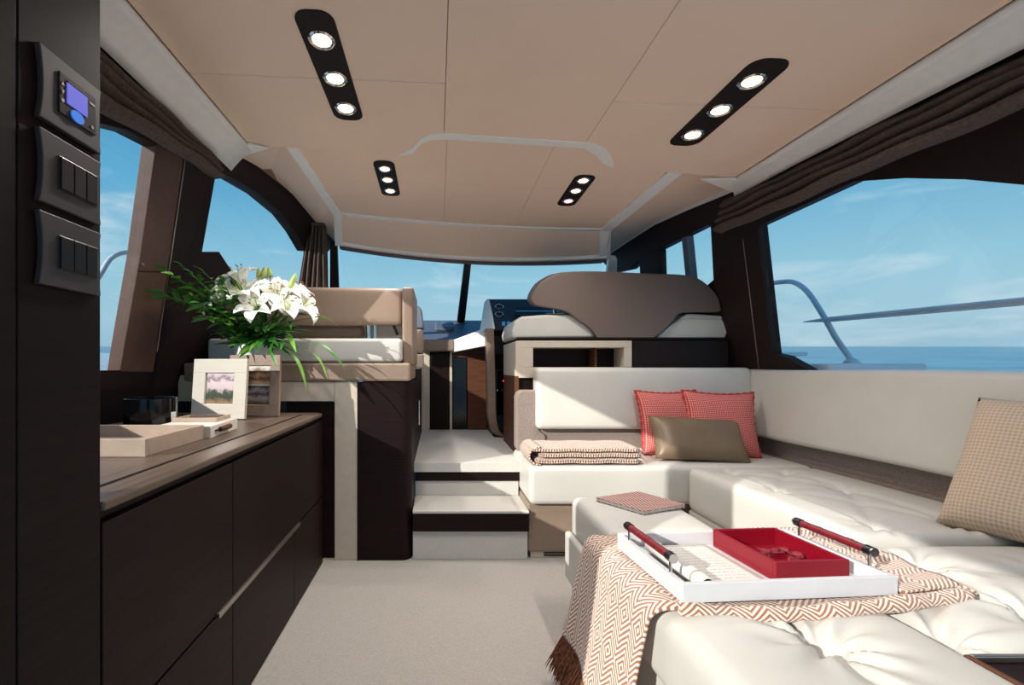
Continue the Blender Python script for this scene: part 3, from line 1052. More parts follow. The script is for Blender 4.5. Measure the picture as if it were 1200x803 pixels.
# beams
def beam(name, pts, w0, mat='white_trim', up=0.02, drop=0.012, side=Vector((1, 0, 0))):
    pts = [Vector(p) for p in pts]
    A = [p - side * w0 / 2 - Vector((0, 0, drop)) for p in pts]
    B = [p + side * w0 / 2 - Vector((0, 0, drop)) for p in pts]
    return ruled(name, A, B, mat, rf, up + drop)
front_l, front_r = P(397, 286, 3.15), P(709, 302, 3.15)
def front_pt(k):
    q = front_l.lerp(front_r, k)
    q.y += 0.55 * k * (1 - k)
    q.z -= 0.10 * k * (1 - k)
    return q
beam('beam', [F3(trim_x(Y, -1), Y) for Y in (1.7, 2.0, 2.4, yc(trim_x(2.8, -1)))] + [front_l], 0.052)
beam('beam', [F3(trim_x(Y, 1), Y) for Y in (1.7, 2.0, 2.4, yc(trim_x(2.8, 1)))] + [front_r], 0.075)
nn = 16
cross = [Vector(F3(trim_x(2.8, -1) + (trim_x(2.8, 1) - trim_x(2.8, -1)) * i / nn, yc(trim_x(2.8, -1) + (trim_x(2.8, 1) - trim_x(2.8, -1)) * i / nn))) for i in range(nn + 1)]
beam('beam', cross, 0.045, side=Vector((0, 1, 0)), drop=0.008)
fr_pts = [front_pt(i / nn) for i in range(nn + 1)]
half = nn // 2
gap = Vector((0.0003, 0, 0))
ruled('front_panel', [c for c in cross[:half]] + [cross[half] - gap], [c for c in fr_pts[:half]] + [fr_pts[half] - gap], 'headliner', rf, 0.015)
ruled('front_panel', [cross[half] + gap] + cross[half + 1:], [fr_pts[half] + gap] + fr_pts[half + 1:], 'headliner', rf, 0.015)
beam('beam', fr_pts, 0.05, side=Vector((0, 1, 0)), drop=0.008)
beam('windscreen_header', [p + Vector((0, 0.045, -0.012)) for p in fr_pts], 0.05, 'pillar_brown', side=Vector((0, 1, 0)))
# side fillets between the beams and the window arches
inner_l = [Vector(F3(trim_x(Y, -1), Y)) for Y in (1.72, 1.95, 2.2, 2.5, 2.75)] + [front_l]
outer_l = [hit(px, py, xl) + Vector((0.02, 0, 0)) for px, py in ((258, 176), (283, 187), (312, 203), (340, 229), (368, 262), (394, 287))]
ruled('side_fillet', inner_l, outer_l, 'headliner', rf, 0.02)
inner_r = [Vector(F3(trim_x(Y, 1), Y)) for Y in (1.75, 2.05, 2.35, 2.6, 2.85)] + [front_r]
outer_r = [hit(px, py, xr) - Vector((0.02, 0, 0)) for px, py in ((885, 214), (850, 229), (808, 246), (770, 263), (737, 284), (708, 304))]
ruled('side_fillet', inner_r, outer_r, 'headliner', rf, 0.02)
ruled('fillet_edge', [p + Vector((-0.04, 0, -0.004)) for p in outer_r], [p + Vector((0.0, 0, -0.006)) for p in outer_r], 'white_trim', rf, 0.012)

# ------------------------------------------------ downlight strips
def downlight(label, x, y0, y1, wd, lens_y, surf, rl, red=None, lean=0.0, power=SPOT_W):
    o = thing('downlight_strip', label, 'ceiling light', (x, (y0 + y1) / 2, 0), 0, 'downlight strips in the ceiling')
    ym = (y0 + y1) / 2
    o.location.z = surf(x, ym)
    slope = (surf(x, y1) - surf(x, y0)) / (y1 - y0)
    o.rotation_euler = (math.atan(slope), math.atan(TZ), 0)
    pts = []
    rc = wd * 0.36
    for cx, cy, a0 in ((wd / 2 - rc, (y1 - y0) / 2 - rc, 0), (-wd / 2 + rc, (y1 - y0) / 2 - rc, 90), (-wd / 2 + rc, -(y1 - y0) / 2 + rc, 180), (wd / 2 - rc, -(y1 - y0) / 2 + rc, 270)):
        for k in range(6):
            a_ = R(a0 + 90 * k / 5)
            pts.append((cx + rc * math.cos(a_), cy + rc * math.sin(a_), -0.004))
    prism('strip_plate', pts, (0, 0, 0.006), 'dark_panel', o, bevel=0.001)
    for i, ly in enumerate(lens_y):
        rg = lathe('lamp_ring', [(rl * 0.86, -0.002), (rl, -0.007), (rl * 1.16, -0.008), (rl * 1.3, -0.004), (rl * 1.3, 0.0), (rl * 0.86, 0.0)], (0, ly - ym, -0.001), 'chrome', o, 24)
        lathe('lens', [(0.0, -0.0045), (rl * 0.86, -0.0045), (rl * 0.86, -0.002), (0.0, -0.002)], (0, 0, 0), 'lens_red' if red == i else 'lens_light', rg, 20)
        if red == i:
            continue
        ld = bpy.data.lights.new('downlight', 'SPOT')
        ld.energy = power
        ld.color = (1.0, 0.94, 0.88)
        ld.spot_size = R(150)
        ld.spot_blend = 0.9
        ld.shadow_soft_size = 0.02
        lo = bpy.data.objects.new('downlight_lamp', ld)
        COL.objects.link(lo)
        lo.location = (x, ly, surf(x, ly) - 0.012)
    return o
sm = lambda x, y: zmain(x)
m1 = [main_hit(*p) for p in ((377, 46), (393, 91), (405, 126))]
downlight('dark three-lamp downlight strip over the sideboard side of the main ceiling', -0.343, main_hit(372, 11).y, main_hit(410, 140).y, 0.112, [p.y for p in m1], sm, 0.031)
m2 = [main_hit(*p) for p in ((883, 94), (843, 128), (812, 157))]
downlight('dark three-lamp downlight strip over the long sofa', 1.012, main_hit(905, 68).y, main_hit(800, 170).y, 0.125, [p.y for p in m2], sm, 0.031)
m3 = [fwd_hit(*p) for p in ((449, 197), (454, 210), (459, 223))]
downlight('small three-lamp downlight strip ahead of the notch on the port side', -0.262, fwd_hit(449, 188).y, fwd_hit(458, 229).y, 0.105, [p.y for p in m3], zfwd, 0.026)
m4 = [fwd_hit(*p) for p in ((687, 211), (679, 223), (671, 235))]
downlight('small downlight strip with one pink lamp above the helm seat', 0.75, fwd_hit(690, 205).y, fwd_hit(667, 241).y, 0.105, [p.y for p in m4], zfwd, 0.026, red=2)

# ------------------------------------------------ roman blinds
def roman_blind(label, x, y0, y1, topf, botf, sg, n=4):
    o = thing('roman_blind', label, 'blind', (x, (y0 + y1) / 2, 1.8))
    N = 14
    def prof(Y, k, u):
        zt, zb = topf(Y), botf(Y)
        hgt = (zt - zb)
        z1 = zt - hgt * k * 0.235
        z0 = z1 - hgt * 0.31
        bulge = 0.030 + 0.006 * k
        z = z1 + (z0 - z1) * u
        xx = x - sg * (0.010 + bulge * math.sin(math.pi * u ** 1.7) + 0.006 * k)
        wob = 0.004 * math.sin(Y * 9 + k * 2) + 0.003 * math.sin(Y * 21 + k)
        return (xx - x - sg * wob, Y - (y0 + y1) / 2, z - 1.8 + 0.5 * wob)
    for k in range(n):
        grid('fold', lambda u, v, k=k: prof(y0 + (y1 - y0) * v, k, u), 10, 40, 'blind_fabric', o, solid=0.008, offset=0)
    pts = [(0 + sg * 0.0, yy - (y0 + y1) / 2, topf(yy) - 1.8) for yy in (y0, y1)]
    ruled('headrail', [Vector(p) - Vector((0.02, 0, 0.03)) for p in pts], [Vector(p) + Vector((0.02, 0, -0.03)) for p in pts], 'dark_panel', o, 0.03)
    return o
yb0 = PX(245, 190, BXL).y
roman_blind('charcoal roman blind gathered above the window over the sideboard', BXL, 0.2, yb0, lambda Y: 1.925, lambda Y: 1.73 + 0.09 * max(0, (Y - 1.2)) / 0.7, -1)
roman_blind('charcoal roman blind gathered above the wide window by the sofa', BXR + 0.02, 0.2, PX(848, 250, BXR).y, blind_top_r, blind_bot_r, 1)

# ------------------------------------------------ windscreen
ws_top = [p + Vector((0, 0.05, -0.012)) for p in fr_pts]
ws_bot = []
for i in range(nn + 1):
    k = i / nn
    ws_bot.append(Vector((-0.84 + 2.3 * k, 3.9 + 1.9 * k * (1 - k), 1.37 + 0.3 * k * (1 - k))))
w5 = ruled('window_5', ws_top, ws_bot, 'glass', None, 0.006, up=(0, 0.7, 0.7))
struct(w5, 'raked windscreen glass ahead of the helm')
mt_, mb_ = P(549, 300, 3.32), P(541, 379, 4.36)
ml = prism('mullion', [mt_ + Vector((-0.022, 0, 0)), mt_ + Vector((0.028, 0, 0)), mb_ + Vector((0.03, 0, 0)), mb_ + Vector((-0.045, 0, 0))], (0, 0.03, 0.04), 'pillar_dark', w5, bevel=0.004)
prism('corner_post', [front_r + Vector((0.04, 0.03, 0)), front_r + Vector((0.10, 0.03, -0.01)), Vector((1.52, 3.8, 1.33)), Vector((1.42, 3.85, 1.33))], (0, 0.03, 0.04), 'white_trim', w5, bevel=0.004)
prism('corner_post', [front_l + Vector((-0.02, 0.03, 0)), front_l + Vector((-0.07, 0.03, 0)), Vector((-0.92, 3.8, 1.33)), Vector((-0.84, 3.85, 1.33))], (0, 0.03, 0.04), 'pillar_dark', w5, bevel=0.004)

# curtain
cu = thing('curtain', 'brown pleated curtain tied back beside the windscreen', 'curtain', tuple(P(364, 335, 3.12)))
base = cu.location.copy()
def cur(u, v):
    a_, c_ = P(362, 262, 3.1), P(384, 272, 3.1)
    wtop, wbot = 0.115, 0.225
    wd = wtop + (wbot - wtop) * v ** 0.8
    cxp = 371.5 + (-6.0) * v
    p = P(cxp, 262 + 88 * v, 3.1)
    x = p.x + (u - 0.5) * wd
    return Vector((x - base.x, p.y + 0.022 * math.sin(u * 34) + 0.01 * math.sin(u * 13 + v * 3) - base.y, p.z - base.z))
grid('drape', cur, 70, 12, 'curtain_fabric', cu, solid=0.004)
tube('tie_band', [Vector(cur(0.0, 0.02)) + Vector((0, -0.03, 0)), Vector(cur(1.0, 0.02)) + Vector((0, -0.03, 0))], 0.012, 'curtain_fabric', cu, 8)

# ================================================================== forward: dashboard, console, cabinets
db = prism('dashboard', [(-0.92, 3.88, 1.24), (1.58, 3.88, 1.24), (1.46, 4.2, 1.375), (0.9, 4.42, 1.465), (-0.2, 4.42, 1.465), (-0.80, 4.2, 1.375)], (0, 0, -0.05), 'dash_grey', bevel=0.01)
tag(db, 'grey dashboard shelf under the windscreen', 'dashboard')
prism('dash_pad', [(-0.02, 4.08, 1.325), (0.16, 4.08, 1.325), (0.16, 4.25, 1.395), (-0.02, 4.25, 1.395)], (0, 0, 0.04), 'dash_grey', db, bevel=0.02, seg=3)

fc = thing('forward_cabinet', 'cabinet with white top and dark doors at the end of the raised floor', 'cabinet', (0.15, 3.86, 0.451))
def Fc(name, px0, px1, Y, z0, z1, mat, d=0.02, bev=0.003, off=0.0):
    x0, x1 = (px0 - VX) * Y / F, (px1 - VX) * Y / F
    return box(name, x0 - 0.15, x1 - 0.15, Y - 3.86 + off, Y - 3.86 + d + off, z0 - 0.451, z1 - 0.451, mat, fc, bev)
Fc('carcass', 492, 585, 3.90, 0.451, 1.185, 'dark_substrate', 0.3)
Fc('stile', 494, 503.5, 3.86, 0.451, 1.13, 'beige_panel')
Fc('door_front', 504, 526.5, 3.86, 0.455, 1.125, 'dark_wood')
Fc('stile', 527, 530, 3.85, 0.451, 1.16, 'beige_panel', 0.03)
Fc('head_rail', 530.5, 548, 3.86, 1.08, 1.17, 'brown_wood')
Fc('dark_opening', 531, 547, 3.875, 0.455, 1.08, 'gloss_black', 0.012)
Fc('door_front', 548, 571, 3.86, 0.455, 1.17, 'brown_wood')
# bevelled white top: straight then sweeping up to the console
cushion('top_pad', -0.30, 0.0, -0.07, 0.015, 1.13 - 0.451, 1.235 - 0.451, 'taupe_panel', fc, 0.02, (6, 4, 2))
pp = [P(528, 413.5, 3.84), P(573, 405, 3.5), P(577, 379, 3.40), P(562, 387, 3.58), P(528, 399.5, 3.84)]
pp = [p - Vector((0.15, 3.86, 0.451)) for p in pp]
prism('sweep_pad', pp, (0.0, 0.04, 0.0), 'white_trim', fc, bevel=0.012, seg=3)

# helm console
hc = thing('helm_console', 'helm console with round gauges, dark face and curved taupe side frame', 'console', (0.6, 3.42, 0.451))
def Hc(v):
    return Vector(v) - Vector((0.6, 3.42, 0.451))
def Hb(name, x0, x1, y0, y1, z0, z1, mat, bev=0.004):
    return box(name, x0 - 0.6, x1 - 0.6, y0 - 3.42, y1 - 3.42, z0 - 0.451, z1 - 0.451, mat, hc, bev)
Hb('body', 0.44, 1.25, 3.50, 3.84, 0.451, 1.30, 'dash_black')
Hb('wood_band', 0.46, 1.2, 3.49, 3.51, 0.98, 1.10, 'dark_wood')
fcx = Hb('black_panel', 0.475, 1.2, 3.485, 3.51, 0.62, 0.97, 'gloss_black')
lathe('indicator', [(0, 0), (0.008, 0), (0.006, 0.005), (0, 0.006)], tuple(P(590.5, 446.5, 3.484) - Vector((0.6, 3.42, 0.451))), 'led_red', hc, 10).rotation_euler = (R(90), 0, 0)
lathe('key_switch', [(0, 0), (0.016, 0), (0.014, 0.008), (0, 0.009)], tuple(P(589.5, 457.5, 3.484) - Vector((0.6, 3.42, 0.451))), 'chrome', hc, 14).rotation_euler = (R(90), 0, 0)
lathe('key_switch', [(0, 0), (0.008, 0), (0.007, 0.006), (0, 0.007)], tuple(P(583.5, 457.5, 3.484) - Vector((0.6, 3.42, 0.451))), 'chrome', hc, 12).rotation_euler = (R(90), 0, 0)
# curved side frame
path = [P(574, 385, 3.36), P(575, 420, 3.36), P(576, 460, 3.36), P(577, 490, 3.37), P(583, 508, 3.42), P(600, 513, 3.46)]
sp_ = smooth_path([Hc(p) for p in path], 6)
A = [p + Vector((-0.028, 0, 0)) for p in sp_]
B = [p + Vector((0.03, 0, 0)) for p in sp_]
ruled('side_frame', A, B, 'taupe_panel', hc, 0.12, up=(0, 1, 0))
# instrument hood: sloping dark panel
ip = [P(578, 387, 3.34), P(571, 350, 3.60), P(690, 350, 3.60), P(690, 387, 3.34)]
hood = prism('instrument_panel', [Hc(p) for p in ip], (0, 0.18, -0.04), 'dash_black', hc, bevel=0.02, seg=3)
nrm = (ip[1] - ip[0]).cross(ip[3] - ip[0]).normalized()
if nrm.y > 0:
    nrm = -nrm
def on_panel(px, py):
    k = (387 - py) / (387 - 350)
    Y = 3.34 + 0.26 * k
    return P(px, py, Y)
q = nrm.to_track_quat('Z', 'Y').to_euler()
for px, py in ((585, 360.5), (585, 369.5)):
    g_ = lathe('gauge', [(0.0, 0.004), (0.022, 0.004), (0.024, 0.009), (0.031, 0.009), (0.032, 0.0), (0.0, 0.0)], tuple(Hc(on_panel(px, py))), 'button_black', hc, 20)
    g_.rotation_euler = q
    rg = lathe('bezel', [(0.025, 0.006), (0.028, 0.012), (0.033, 0.010), (0.034, 0.0), (0.025, 0.0)], (0, 0, 0), 'chrome', g_, 20)
sc_ = [on_panel(602, 371), on_panel(680, 371), on_panel(680, 361), on_panel(604, 361)]
prism('plotter_screen', [Hc(p + nrm * 0.002) for p in sc_], nrm * 0.006, 'gloss_black', hc, bevel=0.002)
sc_ = [on_panel(604, 366.8), on_panel(680, 366.8), on_panel(680, 365.2), on_panel(604, 365.2)]
prism('screen_bar', [Hc(p + nrm * 0.008) for p in sc_], nrm * 0.004, 'silver_trim', hc)
for px in (590, 596):
    pp = [on_panel(px - 2, 383), on_panel(px + 2, 383), on_panel(px + 2, 378), on_panel(px - 2, 378)]
    prism('throttle_button', [Hc(p + nrm * 0.001) for p in pp], nrm * 0.008, 'chrome', hc)
# white pod beside the hood
pod = [P(562, 388, 3.60), P(578, 386, 3.35), P(574.5, 366, 3.47), P(571, 350.5, 3.60), P(567.5, 354, 3.70)]
prism('side_pod', [Hc(p) for p in pod], (0.015, 0.0, 0.004), 'white_trim', hc, bevel=0.003)

# helm seat cabinet with niche
hx0, hx1, hyc = 0.515, 1.84, 2.80
hcab = thing('helm_seat_cabinet', 'dark cabinet with beige framed niche carrying the helm seat', 'cabinet', (1.15, hyc, 0.451))
def Hk(name, x0, x1, y0, y1, z0, z1, mat, bev=0.003):
    return box(name, x0 - 1.15, x1 - 1.15, y0 - hyc, y1 - hyc, z0 - 0.451, z1 - 0.451, mat, hcab, bev)
zc = lambda py: H - (py - VY) * hyc / F
xc = lambda px: (px - VX) * hyc / F
Hk('back_board', xc(610), hx1, hyc + 0.20, hyc + 0.22, 0.451, zc(398), 'dark_wood')
Hk('side_panel', xc(742), hx1, hyc, hyc + 0.20, 0.451, zc(399), 'dark_panel')
Hk('top_board', xc(606), hx1, hyc - 0.005, hyc + 0.45, zc(398.5), zc(395.5), 'dark_wood')
Hk('lower_panel', xc(608), xc(742), hyc + 0.02, hyc + 0.20, 0.451, zc(437), 'dark_wood')
Hk('niche_frame', xc(607), xc(740), hyc - 0.008, hyc + 0.16, zc(407.5), zc(399.5), 'beige_panel')
Hk('niche_frame', xc(607), xc(740), hyc - 0.008, hyc + 0.16, zc(443), zc(430.5), 'beige_panel')
Hk('niche_frame', xc(607), xc(624.5), hyc - 0.008, hyc + 0.16, zc(430.5), zc(407.5), 'beige_panel')
Hk('niche_frame', xc(731), xc(740), hyc - 0.008, hyc + 0.16, zc(430.5), zc(407.5), 'beige_panel')
Hk('niche_divider', xc(700), xc(703), hyc + 0.05, hyc + 0.16, zc(430.5), zc(407.5), 'brown_wood')
Hk('niche_back', xc(607), xc(740), hyc + 0.16, hyc + 0.18, zc(443), zc(399.5), 'dark_wood')
Hk('end_panel', xc(604), xc(608), hyc - 0.008, hyc + 0.5, zc(441), zc(400), 'beige_panel')
Hk('end_panel', xc(604), xc(608), hyc - 0.008, hyc + 0.5, 0.451, zc(441), 'brown_wood')

# helm seat
hs = thing('helm_bench', 'double helm seat with taupe wrap backrest over white cushions', 'seat', (1.2, 2.85, 1.18))
def Hs(px, py, Y=2.83):
    return P(px, py, Y) - Vector((1.2, 2.85, 1.18))
# white seat cushions either side (rounded outlines)
pl = [(601, 397), (600, 388), (603, 377), (610, 371), (640, 368.5), (672, 368.5), (688, 374), (700, 386), (707, 396)]
prism('seat_cushion', [Hs(*p) for p in pl], (0, 0.46, 0.0), 'white_leather', hs, bevel=0.018, seg=4)
pl = [(766, 398), (784, 382), (800, 372.5), (856, 374), (857, 378), (850, 398)]
prism('seat_cushion', [Hs(*p) for p in pl], (0, 0.16, 0.0), 'white_leather', hs, bevel=0.015, seg=4)
pl = [(796, 373.5), (806, 367.5), (846, 370), (852, 374)]
prism('seat_cushion_top', [Hs(*p) for p in pl], (0, 0.14, 0.0), 'white_leather', hs, bevel=0.01, seg=3)
# backrest shell: wide wings narrowing to the waist, slightly bowed
bk = [(700, 397), (692, 386), (678, 376), (664, 366), (645, 361.5), (628, 358.5), (622.5, 352), (624, 344), (632, 332), (645, 323.5), (660, 319), (700, 318), (760, 320.5), (800, 322), (818, 326), (832, 336), (842, 348), (845, 360), (842, 366), (800, 367), (790, 376), (778, 388), (765, 398)]
pts = smooth_path([Hs(px, py, 2.80) for px, py in bk], 3)
o = prism('backrest', pts, (0, 0.13, 0.02), 'seat_taupe', hs, bevel=0.028, seg=5)
tube('bracket', [Hs(640, 369, 2.98), Hs(672, 369, 2.98)], 0.012, 'chrome', hs, 8)
tube('bracket', [Hs(650, 372, 2.98), Hs(650, 362, 2.98)], 0.012, 'chrome', hs, 8)

# ================================================================== left forward bench unit
BU = 2.29
bu = thing('bench_unit', 'bench unit with taupe band, beige frame and dark curved corner post', 'cabinet', (-0.6, BU, 0))
def Bb(name, px0, px1, py0, py1, mat, d=0.05, off=0.0, bev=0.003, Y=None):
    Y = Y or BU
    x0, x1 = (px0 - VX) * Y / F, (px1 - VX) * Y / F
    z0, z1 = H - (py1 - VY) * Y / F, H - (py0 - VY) * Y / F
    return box(name, x0 + 0.6, x1 + 0.6, off + Y - BU, off + Y - BU + d, max(0, z0), z1, mat, bu, bev)
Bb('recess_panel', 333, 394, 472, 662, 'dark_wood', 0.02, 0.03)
Bb('frame_upright', 392, 419.5, 447.5, 662, 'beige_panel', 0.05)
Bb('frame_head', 300, 391.6, 447.5, 470.5, 'beige_panel', 0.05, 0.002)
Bb('frame_side', 208, 300, 440, 470.5, 'beige_panel', 0.05, 0.004)
Bb('taupe_band', 216, 481, 425.5, 447, 'taupe_panel', 0.72, -0.012, 0.012)
# corner post with a rounded inner corner
px0, px1 = (420 - VX) * BU / F, (482.5 - VX) * BU / F
r_ = 0.055
pts = [(px0, BU), (px1 - r_, BU)]
for k in range(1, 8):
    a_ = -math.pi / 2 + math.pi / 2 * k / 8
    pts.append((px1 - r_ + r_ * math.cos(a_), BU + r_ + r_ * math.sin(a_)))
pts += [(px1, BU + r_), (px1, BU + 0.55), (px0, BU + 0.55)]
prism('corner_post', [(x + 0.6, y - BU, 0.0) for x, y in pts], (0, 0, 0.92), 'dark_wood', bu)
box('stair_side', px1 - 0.03 + 0.6, px1 + 0.6, 0.55, 1.5, 0.451, 0.985, 'dark_wood', bu, 0.002)
tube('pull_handle', [(px1 + 0.6 + 0.012, 0.62, 0.62), (px1 + 0.6 + 0.012, 0.62, 0.78)], 0.008, 'chrome', bu, 8)
box('black_strip', px0 + 0.6 - 0.006, px0 + 0.6 + 0.002, -0.003, 0.05, 0.0, 0.92, 'dark_substrate', bu, 0)

bs = thing('dinette_bench', 'white bench cushion with taupe backrest on chrome supports beside the flowers', 'seat', (-0.6, BU, 1.02))
def Bs(px, py, Y):
    return P(px, py, Y) - Vector((-0.6, BU, 1.02))
c0, c1 = Bs(242, 424.5, BU), Bs(471, 396.5, BU)
o = link('seat_cushion', rbox_me(c1.x - c0.x, 0.55, c1.z - c0.z, 0.022, (12, 8, 2)), 'white_leather', bs, smooth=True)
o.location = ((c0.x + c1.x) / 2, 0.275, c0.z)
# fill pad behind the chrome post
c0, c1 = Bs(330, 396, 2.40), Bs(424, 379, 2.40)
o = link('bolster', rbox_me(c1.x - c0.x, 0.1, c1.z - c0.z, 0.03, (8, 4, 2)), 'taupe_leather', bs, smooth=True)
o.location = ((c0.x + c1.x) / 2, 0.22, c0.z)
c0, c1 = Bs(250, 381, 2.38), Bs(471, 334, 2.38)
def bulge(u, v):
    return 0
me = rbox_me(c1.x - c0.x, 0.10, c1.z - c0.z, 0.025, (14, 4, 6))
for v in me.vertices:
    k = (v.co.x / (c1.x - c0.x) + 0.5)
    v.co.z *= 1.0
    v.co.y += 0.015 * (v.co.z / (c1.z - c0.z))
    v.co.z += -0.012 * k * (v.co.z / (c1.z - c0.z))
o = link('backrest', me, 'taupe_leather', bs, smooth=True)
o.location = ((c0.x + c1.x) / 2, 2.43 - BU, c0.z)
c0, c1 = Bs(408, 397, 2.56), Bs(474, 374, 2.56)
o = link('rear_pad', rbox_me(c1.x - c0.x, 0.06, c1.z - c0.z, 0.02, (6, 3, 2)), 'white_leather', bs, smooth=True)
o.location = ((c0.x + c1.x) / 2, 0.27, c0.z)
c0, c1 = Bs(471.5, 428, 2.36), Bs(485, 337, 2.36)
cu_ = link('end_panel', rbox_me(c1.x - c0.x, 0.42, c1.z - c0.z, 0.014, (3, 6, 6)), 'taupe_leather', bs, smooth=True)
cu_.location = ((c0.x + c1.x) / 2, 0.05 + 0.21, c0.z)
for px in (432, 439.5):
    p = Bs(px, 397, 2.42)
    tube('chrome_support', [p, p + Vector((0, 0, 0.10))], 0.014, 'chrome', bs, 12)
for px in (466,):
    p = Bs(px, 397, 2.42)
    tube('bracket', [p + Vector((0, 0, 0.02)), p + Vector((-0.03, 0, 0.09))], 0.008, 'dark_panel', bs, 8)
# further seat behind, seen past the end panel
fs_ = thing('companion_bench', 'grey and beige forward seat just past the bench end panel', 'seat', (-0.12, 3.0, 0.93))
def Fs(px, py, Y):
    return P(px, py, Y) - Vector((-0.12, 3.0, 0.93))
prism('backrest', [Fs(484, 385, 3.0), Fs(497, 385, 3.0), Fs(494, 362, 3.0), Fs(489, 357.5, 3.0), Fs(484, 357, 3.0)], (0, 0.12, 0), 'dash_grey', fs_, bevel=0.01)
prism('side_pad', [Fs(484, 414, 3.0), Fs(495, 414, 3.0), Fs(495.5, 386, 3.0), Fs(484, 386, 3.0)], (0, 0.3, 0), 'taupe_panel', fs_, bevel=0.01)
prism('seat_pad', [Fs(484, 431.5, 3.0), Fs(495, 431.5, 3.0), Fs(495.5, 415, 3.0), Fs(484, 415, 3.0)], (0, 0.3, 0), 'beige_panel', fs_, bevel=0.01)

# ================================================================== sofa
def tuft_fn(pts, depth=0.03, rad=0.10, cx=0, cy=0, puff=0.012, pleat=0.006, w_=1, d_=1):
    def f(x, y):
        X, Y = x + cx, y + cy
        h = puff * max(0, 1 - (2 * x / w_) ** 4) * max(0, 1 - (2 * y / d_) ** 4)
        for i, (px, py) in enumerate(pts):
            dx, dy = X - px, Y - py
            d = math.hypot(dx, dy)
            if d < rad * 2.6:
                a_ = math.atan2(dy, dx)
                fall = math.exp(-(d / (rad * 0.55)) ** 1.2)
                h -= depth * fall
                h += pleat * math.cos(9 * a_ + i) * math.exp(-((d - rad * 0.45) / (rad * 0.5)) ** 2)
        # soft valleys that join neighbouring buttons
        for i in range(len(pts)):
            for j in range(i + 1, len(pts)):
                ax, ay = pts[i]
                bx_, by_ = pts[j]
                L_ = math.hypot(ax - bx_, ay - by_)
                if L_ < 0.5:
                    t = max(0, min(1, ((X - ax) * (bx_ - ax) + (Y - ay) * (by_ - ay)) / L_ ** 2))
                    dd = math.hypot(X - ax - t * (bx_ - ax), Y - ay - t * (by_ - ay))
                    h -= 0.35 * depth * math.exp(-(dd / 0.022) ** 2)
        return h
    return f

def tufted(name, x0, x1, y0, y1, z0, z1, pts, parent, mat='white_leather', n=(60, 50, 3), **kw):
    f = tuft_fn(pts, cx=(x0 + x1) / 2, cy=(y0 + y1) / 2, w_=x1 - x0, d_=y1 - y0, **kw)
    o = link(name, rbox_me(x1 - x0, y1 - y0, z1 - z0, 0.035, n, f), mat, parent, smooth=True)
    o.location = ((x0 + x1) / 2 - (parent.location.x), (y0 + y1) / 2 - parent.location.y, z0 - parent.location.z)
    for i, (px, py) in enumerate(pts):
        b = lathe('button', [(0.0, 0.006), (0.006, 0.005), (0.009, 0.0), (0.0, -0.002)], (px - (x0 + x1) / 2, py - (y0 + y1) / 2, z1 - z0 + f(px - (x0 + x1) / 2, py - (y0 + y1) / 2) - 0.001), 'taupe_leather', o, 10)
    return o

# forward section
sf = thing('sofa_section', 'forward section of the white sofa on its taupe plinth beside the steps', 'sofa', (1.2, 2.5, 0))
def Sf(name, x0, x1, y0, y1, z0, z1, mat, bev=0.004, seg=2):
    return box(name, x0 - 1.2, x1 - 1.2, y0 - 2.5, y1 - 2.5, z0, z1, mat, sf, bev, seg)
Sf('plinth', 0.475, 1.93, 2.315, 2.72, 0.035, 0.287, 'taupe_panel', 0.01, 3)
Sf('plinth_base', 0.49, 1.25, 2.325, 2.7, 0.0, 0.035, 'beige_panel')
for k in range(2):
    Sf('vent_slot_shade', 0.56, 0.75, 2.322, 2.327, 0.010 + 0.013 * k, 0.017 + 0.013 * k, 'dark_substrate', 0)  # dark boxes in place of the shade inside the vent slots
sx0, sx1, sy0, sy1 = 0.475, 1.93, 2.27, 2.78
f0 = tuft_fn([], puff=0.004, w_=sx1 - sx0, d_=sy1 - sy0)
o = link('seat_cushion', rbox_me(sx1 - sx0, sy1 - sy0, 0.20, 0.028, (24, 12, 4), f0), 'white_leather', sf, smooth=True)
o.location = ((sx0 + sx1) / 2 - 1.2, (sy0 + sy1) / 2 - 2.5, 0.29)
# grey surround: strip behind the seat that turns up at the end
me = box_me(0.46, 1.97, 2.715, 2.775, 0.46, 0.68)
o = cushion('fabric_surround', 0.50 - 1.2, 1.985 - 1.2, 2.705 - 2.5, 2.765 - 2.5, 0.47, 0.625, 'grey_fabric', sf, 0.014, (16, 3, 4))
pl = [(605, 526), (605, 466), (607, 460), (612, 457.5), (630, 457.5), (630, 500), (634, 506), (640, 510), (640, 532), (612, 532)]
prism('fabric_end', [P(px, py, 2.69) - Vector((1.2, 2.5, 0)) for px, py in pl], (0, 0.09, 0), 'grey_fabric', sf, bevel=0.012, seg=3)
# forward back cushion
bx0 = (628.5 - VX) * 2.66 / F
o = link('back_cushion', rbox_me(1.895 - bx0, 0.12, 0.995 - 0.625, 0.03, (20, 5, 6)), 'white_leather', sf, smooth=True)
for v in o.data.vertices:
    v.co.y += 0.02 * (v.co.z / 0.37)
o.location = ((1.895 + bx0) / 2 - 1.2, 2.70 - 2.5, 0.625)

